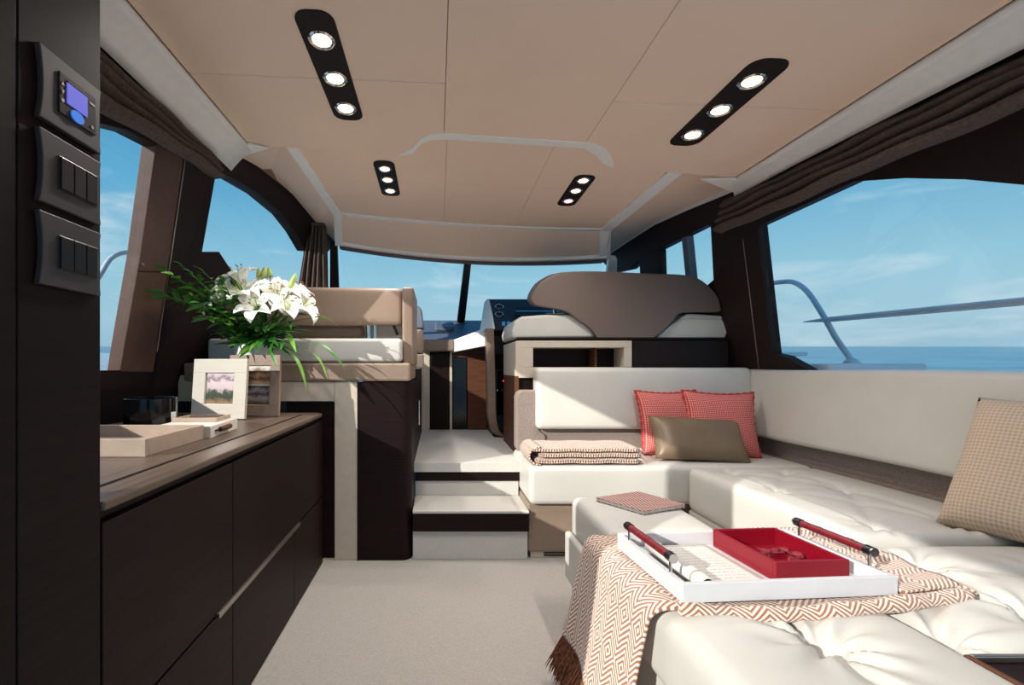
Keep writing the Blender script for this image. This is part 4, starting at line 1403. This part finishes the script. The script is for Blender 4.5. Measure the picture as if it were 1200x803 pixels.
# right section
sr = thing('sofa_section', 'long side section of the white sofa under the wide window', 'sofa', (1.6, 1.8, 0))
dim = [(1.43, 1.44), (1.43, 1.85), (1.43, 2.16), (1.70, 1.44), (1.70, 1.85), (1.70, 2.16)]
tufted('seat_cushion', 1.275, 1.93, 1.345, 2.268, 0.27, 0.487, dim, sr, n=(44, 62, 4), depth=0.022, rad=0.085, puff=0.012)
box('plinth', 1.285 - 1.6, 1.95 - 1.6, 1.345 - 1.8, 2.27 - 1.8, 0.0, 0.272, 'white_leather', sr, 0.01)
o = box('fabric_strip', 1.935 - 1.6, 1.985 - 1.6, 0.3 - 1.8, 2.70 - 1.8, 0.45, 0.66, 'grey_fabric', sr, 0.006)
L_ = 2.74 - 0.26
o = link('back_cushion', rbox_me(0.12, L_, 0.99 - 0.60, 0.03, (5, 24, 6)), 'white_leather', sr, smooth=True)
for v in o.data.vertices:
    v.co.x += 0.035 * (v.co.z / 0.39)
    v.co.z += 0.003 * math.sin(v.co.y * 5)
o.location = (1.915 - 1.6, 0.26 + L_ / 2 - 1.8, 0.595)

# aft section in the foreground
sa_ = thing('sofa_section', 'button tufted white leather sofa section carrying the throw and tray', 'sofa', (0.9, 0.9, 0))
ZS = 0.455
tp = [(0.762, 0.872), (0.762, 1.14), (0.762, 0.60)]
tufted('seat_cushion', 0.49, 1.008, 0.36, 1.42, 0.29, ZS, tp, sa_, n=(56, 100, 4), depth=0.036, rad=0.12, puff=0.018, pleat=0.009)
tp2 = [(1.03, 0.90), (1.30, 0.95), (1.58, 1.10), (1.30, 1.2)]
tufted('seat_cushion', 1.012, 1.93, 0.862, 1.34, 0.29, ZS + 0.008, tp2, sa_, n=(90, 52, 4), depth=0.034, rad=0.11, puff=0.018, pleat=0.009)
box('base_band', 0.515 - 0.9, 1.0 - 0.9, 0.36 - 0.9, 1.42 - 0.9, 0.05, 0.292, 'white_leather', sa_, 0.012, 3)
tg2 = box('side_shelf', 1.016 - 0.9, 1.92 - 0.9, 0.36 - 0.9, 0.85 - 0.9, 0.05, 0.435, 'dark_wood', sa_, 0.004)
box('shelf_edge', 1.012 - 0.9, 1.024 - 0.9, 0.36 - 0.9, 0.854 - 0.9, 0.435, 0.447, 'brown_wood', sa_, 0.002)
box('shelf_edge', 1.024 - 0.9, 1.92 - 0.9, 0.846 - 0.9, 0.856 - 0.9, 0.435, 0.447, 'silver_trim', sa_, 0.002)

# ottoman
ot = thing('ottoman', 'white leather ottoman holding the woven book, with wider lower tray', 'ottoman', (0.74, 1.64, 0))
cushion('cushion', 0.555 - 0.74, 0.935 - 0.74, 1.435 - 1.64, 1.845 - 1.64, 0.20, 0.462, 'white_leather', ot, 0.03, (14, 14, 6),
        top=lambda x, y: 0.010 * max(0, 1 - (x / 0.19) ** 4) * max(0, 1 - (y / 0.2) ** 4))
box('surround', 0.52 - 0.74, 0.548 - 0.74, 1.43 - 1.64, 1.81 - 1.64, 0.145, 0.333, 'white_leather', ot, 0.012, 4)
box('surround', 0.548 - 0.74, 0.96 - 0.74, 1.43 - 1.64, 1.83 - 1.64, 0.145, 0.20, 'white_leather', ot, 0.006, 3)
box('toe_kick', 0.545 - 0.74, 0.94 - 0.74, 1.44 - 1.64, 1.80 - 1.64, 0.0, 0.145, 'white_leather', ot, 0.008)

# ================================================================== cushions on the sofa
def pillow(name, label, cat, w_, h_, t_, mat, loc, rot, trim=None, pinch=0.07, group=None):
    o = thing(name, label, cat, loc, 0, group)
    o.rotation_euler = rot
    N = 26
    vs, us, fs = [], [], []
    idx = {}
    for s in (1, -1):
        for i in range(N + 1):
            for j in range(N + 1):
                u, v = -1 + 2 * i / N, -1 + 2 * j / N
                edge_ = i in (0, N) or j in (0, N)
                if edge_ and s < 0:
                    idx[(s, i, j)] = idx[(1, i, j)]
                    continue
                x = u * w_ / 2 * (1 - pinch * (1 - v * v))
                z = v * h_ / 2 * (1 - pinch * (1 - u * u))
                th = t_ / 2 * (max(0, 1 - u ** 4) * max(0, 1 - v ** 4)) ** 0.55
                th += 0.004 * math.sin(5 * u + 2 * v) * (1 - u * u) * (1 - v * v)
                idx[(s, i, j)] = len(vs)
                vs.append((x, -s * th, z + h_ / 2))
                us.append((u * w_ / 2, v * h_ / 2))
    for s in (1, -1):
        for i in range(N):
            for j in range(N):
                f = (idx[(s, i, j)], idx[(s, i + 1, j)], idx[(s, i + 1, j + 1)], idx[(s, i, j + 1)])
                fs.append(f if s > 0 else f[::-1])
    link('cover', mesh_from('cover', vs, fs, us), mat, o, smooth=True)
    if trim:
        loop = []
        n = 30
        for (a_, b2) in (((-1, -1), (1, -1)), ((1, -1), (1, 1)), ((1, 1), (-1, 1)), ((-1, 1), (-1, -1))):
            for k in range(n):
                u = a_[0] + (b2[0] - a_[0]) * k / n
                v = a_[1] + (b2[1] - a_[1]) * k / n
                loop.append(Vector((u * w_ / 2 * (1 - pinch * (1 - v * v)), 0, v * h_ / 2 * (1 - pinch * (1 - u * u)) + h_ / 2)))
        loop.append(loop[0].copy())
        rs = [0.0065 + 0.0025 * math.sin(k * 2.1) for k in range(len(loop))]
        me = tube_me(loop, rs, 6, cap=False)
        link('trim', me, trim, o, smooth=True)
    return o
lean = R(-20)
ZP = 0.487
pillow('throw_pillow', 'red patterned throw pillow tucked behind its neighbour against the forward back', 'pillow', 0.375, 0.375, 0.13, 'red_weave', ((788 - VX) * 2.56 / F, 2.545, ZP + 0.008), (R(-13), 0, R(4)), 'red_weave', 0.10)
pillow('throw_pillow', 'red patterned throw pillow in the sofa corner overlapping the other red one', 'pillow', 0.40, 0.375, 0.13, 'red_weave', ((848 - VX) * 2.48 / F, 2.475, ZP + 0.008), (R(-14), R(2), R(-4)), 'red_weave', 0.10)
pillow('lumbar_pillow', 'brown satin lumbar pillow lying before the red pillows', 'pillow', 0.50, 0.255, 0.12, 'lumbar_satin', ((824 - VX) * 2.36 / F, 2.355, ZP + 0.01), (R(-32), R(3), R(-3)), None, 0.05)
pillow('throw_pillow', 'large beige basket weave pillow leaning on the side sofa back', 'pillow', 0.46, 0.46, 0.15, 'beige_weave', (1.715, 1.265, 0.475), (R(-24), 0, R(-80)), None, 0.05)

# folded throw on forward seat
ft = thing('folded_throw', 'folded zigzag throw with cream fringe on the forward seat', 'blanket', (0.78, 2.42, 0.494))
def fold_layer(z0, th, x0, x1, y0, y1):
    """a folded layer: flat loop with a rounded left end"""
    def fn(u, v):
        # u runs around the loop from the right end over the left bend and back
        ang = u * 2
        Ls = x1 - x0
        if ang < 0.9:
            x, z = x1 - Ls * ang / 0.9, z0 + th
        elif ang < 1.1:
            a_ = (ang - 0.9) / 0.2 * math.pi
            x, z = x0 - th / 2 * math.sin(a_), z0 + th / 2 + th / 2 * math.cos(a_)
        else:
            x, z = x0 + Ls * (ang - 1.1) / 0.9, z0
        y = y0 + (y1 - y0) * v
        e = 0.35 * th * (abs(2 * v - 1) ** 6)
        return Vector((x, y, z - (e if ang < 1 else -e) + 0.0015 * math.sin(x * 31 + y * 17)))
    return fn
for k, (z0, th, x0, x1) in enumerate(((0.0, 0.030, -0.275, 0.262), (0.033, 0.026, -0.255, 0.268), (0.062, 0.022, -0.30, 0.262))):
    grid('fold', fold_layer(z0 + 0.003, th, x0 + 0.02, x1, -0.135, 0.12), 60, 10, 'folded_weave', ft, uv=lambda u, v: (u * 1.1, v * 0.26), solid=0.008, offset=0)
    box('filling', x0 + 0.03, x1 - 0.005, -0.125, 0.11, z0 + 0.006, z0 + th - 0.001, 'folded_weave', ft, 0.004)
def wrap(u, v):
    # soft rounded roll at the left that envelopes the layers
    a_ = math.pi * u
    y = -0.135 + 0.255 * v
    return Vector((-0.245 - 0.058 * math.sin(a_), y, 0.045 + 0.046 * math.cos(a_)))
grid('outer_wrap', wrap, 16, 8, 'folded_weave', ft, uv=lambda u, v: (u * 0.12, v * 0.26), solid=0.008, offset=0)
fv, ff = [], []
for i in range(90):
    y = -0.13 + 0.24 * random.random()
    z = random.choice((0.03, 0.055, 0.08))
    x = 0.255
    dx = 0.035 + 0.03 * random.random()
    dy = 0.02 * (random.random() - 0.5)
    k = len(fv)
    fv += [(x, y - 0.002, z), (x, y + 0.002, z), (x + dx * 0.6, y + dy + 0.002, z - 0.008), (x + dx * 0.6, y + dy - 0.002, z - 0.008), (x + dx, y + dy * 2, z - 0.03), (x, y, z + 0.004), (x + dx * 0.6, y + dy, z - 0.003)]
    ff += [(k, k + 1, k + 2, k + 3), (k + 3, k + 2, k + 4), (k, k + 3, k + 6, k + 5), (k + 1, k + 5, k + 6, k + 2), (k + 3, k + 4, k + 6), (k + 2, k + 6, k + 4)]
fr_ = link('fringe', mesh_from('fringe', fv, ff), 'fringe_cream', ft)
fr_['kind'] = 'stuff'

# ================================================================== throw over the aft section
ZTH = 0.474
th_ = thing('throw_blanket', 'rust and cream zigzag throw draped over the tufted seat under the tray', 'blanket', (0.8, 1.15, ZTH))
def throw_pt(u, v):
    """u from the right end (0) over the seat to the hanging end (1); v from front to back"""
    Ltop, Lside = 0.72, 0.285
    s = u * (Ltop + 0.07 + Lside)
    yf = 0.955 + 0.06 * max(0, 1 - s / 0.5) - 0.02 * math.sin(s * 5)
    yb = 1.385 + 0.06 * max(0, 1 - s / 0.4)
    if s > Ltop:
        k = min(1, (s - Ltop) / 0.35)
        yf += 0.015 * k
        yb += 0.02 * k
    y = yf + (yb - yf) * v
    if s < Ltop:
        x, z = 1.225 - s, ZTH + 0.004 * math.sin(9 * s + 5 * v)
    elif s < Ltop + 0.07:
        a_ = (s - Ltop) / 0.07 * math.pi / 2
        rr = 0.045
        x, z = 0.505 - rr * math.sin(a_), ZTH - rr + rr * math.cos(a_)
    else:
        q_ = s - Ltop - 0.07
        x = 0.46 - 0.055 * (q_ / Lside) + 0.010 * math.sin(v * 9 + 1) * q_ / Lside
        z = ZTH - 0.045 - q_ * 0.98
    return Vector((x - 0.8, y - 1.15, z - ZTH))
o = grid('weave', throw_pt, 90, 40, 'throw_weave', th_, uv=lambda u, v: (v * 0.44, u * 1.1), solid=0.008, offset=0.0)
# rolled folded edges (front and right end), a rounded bead of doubled cloth
def edge_roll(name, pts, r0):
    pts = [Vector(p) for p in pts]
    rs = [r0 * (0.85 + 0.12 * math.sin(i * 0.7)) for i in range(len(pts))]
    me = tube_me(pts, rs, 12)
    ul = me.uv_layers.new(name='UVMap')
    acc = [0.0]
    for a_, b2 in zip(pts[:-1], pts[1:]):
        acc.append(acc[-1] + (b2 - a_).length)
    for p in me.polygons:
        for li in p.loop_indices:
            vi = me.loops[li].vertex_index
            ring, k = divmod(vi, 12)
            kk = k if k <= 6 else 12 - k
            ul.data[li].uv = (acc[min(ring, len(acc) - 1)] * 1.0, kk * 0.012)
    return link(name, me, 'throw_weave', th_, smooth=True)
fp = [throw_pt(u, 0.0) + Vector((0, 0.008, -0.002)) for u in [i / 60 for i in range(0, 40)]]
edge_roll('front_fold', fp, 0.019)
bp = [throw_pt(u, 1.0) + Vector((0, -0.02, 0.0)) for u in [i / 60 for i in range(0, 24)]]
edge_roll('back_fold', bp, 0.02)
ep = [throw_pt(0.0, v) + Vector((0.0, 0, -0.002)) for v in [i / 24 for i in range(25)]]
edge_roll('end_fold', ep, 0.02)
# second doubled layer by the right end
grid('inner_fold', lambda u, v: throw_pt(u * 0.16, 0.05 + 0.9 * v) + Vector((0, 0, 0.012 + 0.004 * math.sin(20 * v))), 12, 30, 'throw_weave', th_, uv=lambda u, v: (v * 0.4, u * 0.2), solid=0.008, offset=0)
# fringe: tassels hanging from the end
fv, ff = [], []
for i in range(420):
    v = random.random()
    p = throw_pt(1.0, v)
    ln = 0.10 + 0.04 * random.random()
    dx = -0.02 - 0.035 * random.random()
    dy = 0.05 * (random.random() - 0.35)
    p.x += 0.008 * (random.random() - 0.5)
    k = len(fv)
    q1 = p + Vector((dx * 0.5, dy * 0.4, -ln * 0.5))
    q2 = p + Vector((dx, dy, -ln))
    w_ = 0.0035
    for q_, ww in ((p, w_), (q1, w_ * 1.1)):
        fv += [q_ + Vector((-ww, -ww, 0)), q_ + Vector((ww, -ww, 0)), q_ + Vector((0, ww, 0))]
    fv.append(q2)
    ff += [(k, k + 1, k + 4, k + 3), (k + 1, k + 2, k + 5, k + 4), (k + 2, k, k + 3, k + 5), (k + 3, k + 4, k + 6), (k + 4, k + 5, k + 6), (k + 5, k + 3, k + 6)]
fr_ = link('fringe', mesh_from('fringe', fv, ff), 'fringe_brown', th_)
fr_['kind'] = 'stuff'

# ================================================================== serving tray and what lies on it
ZTR = ZTH + 0.012
TR0 = Vector((0.775, 1.13, ZTR))
TRZ = R(4.0)
tw, td, thh = 0.505, 0.30, 0.042
sv = thing('serving_tray', 'white serving tray with red leather bar handles on the throw', 'tray', tuple(TR0), TRZ)
box('bottom', -tw / 2 + 0.012, tw / 2 - 0.012, -td / 2 + 0.012, td / 2 - 0.012, 0, 0.008, 'tray_white', sv, 0)
box('side', -tw / 2, tw / 2, -td / 2, -td / 2 + 0.012, 0, thh, 'tray_white', sv, 0.0015)
box('side', -tw / 2, tw / 2, td / 2 - 0.012, td / 2, 0, thh, 'tray_white', sv, 0.0015)
box('side', -tw / 2, -tw / 2 + 0.012, -td / 2 + 0.012, td / 2 - 0.012, 0, thh, 'tray_white', sv, 0.0015)
box('side', tw / 2 - 0.012, tw / 2, -td / 2 + 0.012, td / 2 - 0.012, 0, thh, 'tray_white', sv, 0.0015)
for sg in (-1, 1):
    x = sg * (tw / 2 - 0.007)
    y0, y1 = -0.085, 0.085
    zh = thh + 0.036
    hd = tube('handle', [(x, y0, zh), (x, y1, zh)], 0.0095, 'red_leather', sv, 16)
    for y, s2 in ((y0, -1), (y1, 1)):
        tube('end_cap', [(x, y + s2 * 0.001, zh), (x, y + s2 * 0.018, zh)], 0.0115, 'button_black', hd, 16)
        tube('cap_ring', [(x, y + s2 * 0.018, zh), (x, y + s2 * 0.022, zh)], 0.011, 'chrome', hd, 16)
        tube('handle_post', [(x, y + s2 * 0.009, thh - 0.001), (x, y + s2 * 0.009, zh - 0.008)], 0.0035, 'chrome', sv, 8)
def on_tray(dx, dy, dz=0.0082):
    m_ = Matrix.Rotation(TRZ, 4, 'Z')
    return TR0 + m_ @ Vector((dx, dy, dz))
# red box
rb = open_tray('keepsake_box', 'open red lacquer box on the white serving tray', 'box', tuple(on_tray(0.105, 0.015)), 0.185, 0.215, 0.048, 0.009, 'red_lacquer', TRZ)
for i in range(12):
    dx, dy = (random.random() - 0.5) * 0.12, (random.random() - 0.5) * 0.13
    c0_ = on_tray(0.105 + dx, 0.015 + dy, 0.0082 + 0.0066 + 0.0005 * i)
    a_ = random.random() * 6.28
    s_ = 0.016 + 0.006 * random.random()
    pp = []
    def petal(u, v, s_=s_):
        r0 = s_ * u
        t = v * 2 * math.pi
        return Vector((r0 * math.cos(t), r0 * 0.8 * math.sin(t), 0.006 * u * u + 0.003 * math.sin(2 * t) * u))
    o = grid('petal', petal, 3, 10, 'petal_red', None, solid=0.0015, offset=1)
    o.location = c0_
    o.rotation_euler = (0, 0, a_)
    tag(o, 'small dark red petal lying in the red box', 'petal', 'petals in the red box')
# sheet of paper with faint grey script lines
pm = NB('letter_paper')
v = pm.coord('UV')
sp2 = pm.n('ShaderNodeSeparateXYZ')
pm.l(v, sp2.inputs['Vector'])
ln = pm.math('SINE', pm.math('MULTIPLY', sp2.outputs['Y'], 2 * math.pi * 16))
nz = pm.n('ShaderNodeTexNoise', Scale=38, Detail=3)
pm.l(v, nz.inputs['Vector'])
msk = pm.math('MULTIPLY', pm.math('GREATER_THAN', ln, 0.55), pm.math('GREATER_THAN', nz.outputs['Fac'], 0.5))
inx = pm.math('MULTIPLY', pm.math('GREATER_THAN', sp2.outputs['X'], 0.3), pm.math('LESS_THAN', sp2.outputs['X'], 0.85))
pm.l(pm.ramp(pm.math('MULTIPLY', msk, inx), [(0.0, s2l((218, 213, 206))), (1.0, s2l((178, 172, 168)))]), pm.b.inputs['Base Color'])
pm.b.inputs['Roughness'].default_value = 0.8
M['letter_paper'] = pm.m
o = grid('letter', lambda u, v: Vector(((u - 0.5) * 0.185, (v - 0.5) * 0.25, 0.0006 + 0.0015 * math.sin(3 * u))), 10, 10, 'letter_paper', None, uv=lambda u, v: (u, v), solid=0.0006, offset=1)
o.location = on_tray(-0.095, 0.005, 0.0085)
o.rotation_euler = (0, 0, TRZ + R(1))
tag(o, 'cream handwritten letter sheet lying on the white tray', 'paper')
# rolled scroll
sc0 = thing('paper_scroll', 'rolled cream paper scroll beside the left bar handle', 'scroll', tuple(on_tray(-0.186, -0.025, 0.0115)), TRZ + R(1))
def roll(u, v):
    a_ = u * 2 * math.pi * 2.2
    r0 = 0.0155 + 0.0005 * a_ / 6.28
    return Vector((r0 * math.cos(a_), -0.11 + 0.225 * v, 0.0172 + r0 * math.sin(a_)))
grid('rolled_sheet', roll, 60, 2, 'letter_paper', sc0, solid=0.0005, uv=lambda u, v: (0.05, v))
tube('core', [(0, -0.107, 0.0172), (0, 0.11, 0.0172)], 0.0135, 'button_black', sc0, 14)  # black filling paints the shade in the open hollow of the roll
tube('paper_band', [(0, -0.075, 0.0172), (0, -0.07, 0.0172)], 0.0175, 'tan_box', sc0, 18)

# book on the ottoman
bc = [Vector((0.625, 1.745)), Vector((0.735, 1.575)), Vector((0.93, 1.66)), Vector((0.83, 1.83))]
zb = 0.4725
bk_ = thing('book', 'thin book with rust woven cover lying on the ottoman', 'book', (0.78, 1.70, zb))
def bkpoly(z, k=1.0):
    c = Vector((0.78, 1.70))
    return [((p - c).x * k, (p - c).y * k, z) for p in bc]
def uvprism(name, poly, ext, mat, parent):
    me = prism_me(poly, ext)
    ul = me.uv_layers.new(name='UVMap')
    for p in me.polygons:
        for li in p.loop_indices:
            co = me.vertices[me.loops[li].vertex_index].co
            ul.data[li].uv = (co.x, co.y)
    return link(name, me, mat, parent)
uvprism('back_cover', bkpoly(0.0), (0, 0, 0.002), 'book_weave', bk_)
prism('pages', bkpoly(0.002, 0.985), (0, 0, 0.010), 'paper', bk_)
uvprism('front_cover', bkpoly(0.012), (0, 0, 0.002), 'book_weave', bk_)

# ================================================================== flowers
BQ = thing('bouquet', 'white lilies with arching green foliage standing in the white vase', 'flowers', tuple(VT + Vector((0, 0, -0.06))))
BQL = BQ.location.copy()
def leaf_me(Ln, wd, bend, fold=0.25):
    vs, fs = [], []
    n = 7
    for i in range(n + 1):
        t = i / n
        w_ = wd * math.sin(math.pi * min(1, t * 0.97 + 0.03)) ** 0.8 * (1 - 0.25 * t)
        y = Ln * t
        z = -bend * t * t * Ln
        vs += [(-w_, y, z + fold * w_), (0, y, z), (w_, y, z + fold * w_)]
    for i in range(n):
        a_ = 3 * i
        fs += [(a_, a_ + 1, a_ + 4, a_ + 3), (a_ + 1, a_ + 2, a_ + 5, a_ + 4)]
    me = mesh_from('leaf', vs, fs)
    for p in me.polygons:
        p.use_smooth = True
    return me
LEAF = {}
def leaf_mesh(kind, mat):
    key = (kind, mat)
    if key not in LEAF:
        Ln, wd, bd = {'small': (0.046, 0.0105, 0.35), 'mid': (0.066, 0.0155, 0.3), 'long': (0.115, 0.017, 0.5), 'blade': (0.17, 0.013, 0.55)}[kind]
        me = leaf_me(Ln, wd, bd)
        me.materials.append(M[mat])
        LEAF[key] = me
    return LEAF[key]
def place_leaf(p, d, kind, mat, parent, roll_=0.0):
    o = bpy.data.objects.new('leaf', leaf_mesh(kind, mat))
    COL.objects.link(o)
    o.parent = parent
    o.location = p
    qd = Vector(d).normalized().to_track_quat('Y', 'Z')
    o.rotation_euler = (qd.to_matrix() @ Matrix.Rotation(roll_, 3, 'Y')).to_euler()
    s_ = 0.8 + 0.45 * random.random()
    o.scale = (s_, s_, s_)
    return o
def foliage(label, tip, kind, nleaf, start=0.25, bow=0.05, mats=('leaf_green', 'leaf_green', 'leaf_light')):
    root = Vector((VT.x + random.uniform(-0.04, 0.04), VT.y + random.uniform(-0.04, 0.04), VT.z - 0.06))
    tip = Vector(tip) - root
    mid = tip * 0.5 + Vector((0, 0, bow))
    # the stem leaves the vase upward first
    path = smooth_path([Vector((0, 0, 0)), tip * 0.12 + Vector((0, 0, 0.05)), mid, tip], 6)
    t = link(label, tube_me(path, [0.0028 - 0.0016 * i / len(path) for i in range(len(path))], 6), 'stem_green', BQ, smooth=True)
    t.location = root - BQL
    for i in range(nleaf):
        k = start + (1 - start) * i / max(1, nleaf - 1)
        f_ = k * (len(path) - 1)
        j = min(len(path) - 2, int(f_))
        p = path[j].lerp(path[j + 1], f_ - j)
        d = (path[j + 1] - path[j]).normalized()
        side = d.cross(Vector((0, 0, 1)))
        if side.length < 0.1:
            side = Vector((1, 0, 0))
        side.normalize()
        sg = 1 if i % 2 else -1
        dirv = d * random.uniform(0.35, 0.9) + side * sg * random.uniform(0.5, 1.0) + Vector((0, 0, random.uniform(-0.25, 0.55)))
        if i == nleaf - 1:
            dirv = d
        place_leaf(p, dirv, kind, random.choice(mats), t, random.uniform(-0.6, 0.6))
    return t
YV = 2.17
spray = [(196, 318), (200, 338), (212, 330), (192, 345), (226, 322), (238, 318), (222, 345), (250, 338), (205, 352), (236, 356), (262, 330), (214, 312), (242, 372)]
for i, (px, py) in enumerate(spray):
    Y = 1.92 + random.uniform(-0.10, 0.06)
    foliage('leafy_spray', P(px, py, Y), 'small' if i % 3 else 'mid', 19, 0.3, 0.07)
for i, (px, py) in enumerate([(262, 372), (275, 385), (290, 380), (305, 372), (318, 380), (300, 395), (325, 392), (284, 398), (335, 375), (270, 392), (312, 398), (296, 362), (322, 362), (250, 390), (285, 350), (335, 360)]):
    Y = YV + random.uniform(-0.16, -0.02)
    foliage('leafy_stem', P(px, py, Y), 'mid' if i % 2 else 'long', 11, 0.2, 0.03)
for i, (px, py) in enumerate([(365, 400), (362, 412), (335, 410), (368, 372)]):
    foliage('blade_stem', P(px, py, YV + random.uniform(-0.14, -0.05)), 'blade', 3, 0.45, 0.07)

def lily_petal_me(Ln, wd):
    vs, fs = [], []
    n, m_ = 9, 4
    for i in range(n + 1):
        t = i / n
        w_ = wd * (math.sin(math.pi * (0.08 + 0.92 * t)) ** 0.75) if t < 1 else 0.0006
        a_ = t * 1.25
        r0 = Ln * (0.10 + 0.55 * t + 0.30 * t * t) * 0.8
        z0 = Ln * (0.95 * t - 0.62 * t ** 2.6)
        for j in range(-m_ // 2, m_ // 2 + 1):
            s_ = j / (m_ / 2)
            vs.append((s_ * w_, r0, z0 + 0.22 * w_ * s_ * s_ + 0.003 * math.sin(7 * t + 2 * s_) * t))
    k = m_ + 1
    for i in range(n):
        for j in range(m_):
            a_ = i * k + j
            fs.append((a_, a_ + 1, a_ + k + 1, a_ + k))
    me = mesh_from('petal', vs, fs)
    for p in me.polygons:
        p.use_smooth = True
    me.materials.append(M['petal_white'])
    return me
PET_W, PET_N = lily_petal_me(0.105, 0.026), lily_petal_me(0.105, 0.017)
def lily(pos, facing, sc=1.0):
    pos = Vector(pos)
    qd = Vector(facing).normalized().to_track_quat('Z', 'Y')
    inv = (Matrix.Translation(pos) @ qd.to_matrix().to_4x4() @ Matrix.Scale(sc, 4)).inverted()
    e = inv @ Vector((VT.x + random.uniform(-0.03, 0.03), VT.y, VT.z - 0.05))
    t = tube('lily', smooth_path([(0, 0, 0.008), (0, 0, -0.04), e * 0.6 + Vector((0, 0, -0.03)), e], 5), 0.0035, 'stem_green', BQ, 6)
    t.location = pos - BQL
    t.rotation_euler = qd.to_euler()
    t.scale = (sc, sc, sc)
    for i in range(6):
        o = bpy.data.objects.new('petal', PET_W if i % 2 else PET_N)
        COL.objects.link(o)
        o.parent = t
        o.rotation_euler = (0.0, 0.0, i * math.pi / 3 + random.uniform(-0.1, 0.1))
        s_ = random.uniform(0.92, 1.1)
        o.scale = (s_, s_, s_ * random.uniform(0.9, 1.15))
        md = o.modifiers.new('solid', 'SOLIDIFY')
        md.thickness = 0.0012
    for i in range(5):
        a_ = i * 1.257
        d = Vector((0.022 * math.cos(a_), 0.022 * math.sin(a_), 0.07))
        tube('stamen', [(0, 0, 0.006), d * 0.6, d], 0.0011, 'bud_green', t, 5)
        tube('anther', [d + Vector((-0.005, 0.002, 0)), d + Vector((0.005, -0.002, 0.002))], 0.0022, 'stamen', t, 6)
    return t
for (px, py, Y, fc_) in ((290, 352, 2.08, (-0.25, -0.55, 0.8)), (272, 345, 2.14, (-0.75, -0.35, 0.55)), (312, 345, 2.16, (0.1, -0.4, 0.9)), (335, 368, 2.04, (0.35, -0.55, 0.75)), (350, 362, 2.10, (0.8, -0.25, 0.35)), (325, 352, 2.1, (0.2, -0.75, 0.55)), (303, 362, 2.05, (-0.1, -0.85, 0.4)), (284, 334, 2.12, (-0.3, -0.2, 0.95)), (262, 352, 2.08, (-0.8, -0.5, 0.35)), (340, 350, 2.12, (0.45, -0.2, 0.85))):
    lily(P(px, py, Y), fc_, 1.28)
def bud(px0, py0, px1, py1, Y):
    a_, c_ = P(px0, py0, Y), P(px1, py1, Y)
    d = c_ - a_
    t = tube('lily_bud', [d * k for k in (0, 0.2, 0.5, 0.8, 1.0)], [0.005, 0.012, 0.014, 0.009, 0.001], 'bud_green', BQ, 10)
    t.location = a_ - BQL
    tube('stem', smooth_path([Vector((0, 0, 0)), -d * 0.4, (VT - a_) * 0.6, VT - a_ + Vector((0, 0, -0.05))], 4), 0.003, 'stem_green', t, 6)
bud(338, 342, 347, 320, 2.05)
bud(308, 326, 311, 312, 2.12)
bud(303, 328, 304, 314, 2.13)
bud(316, 326, 315, 313, 2.14)
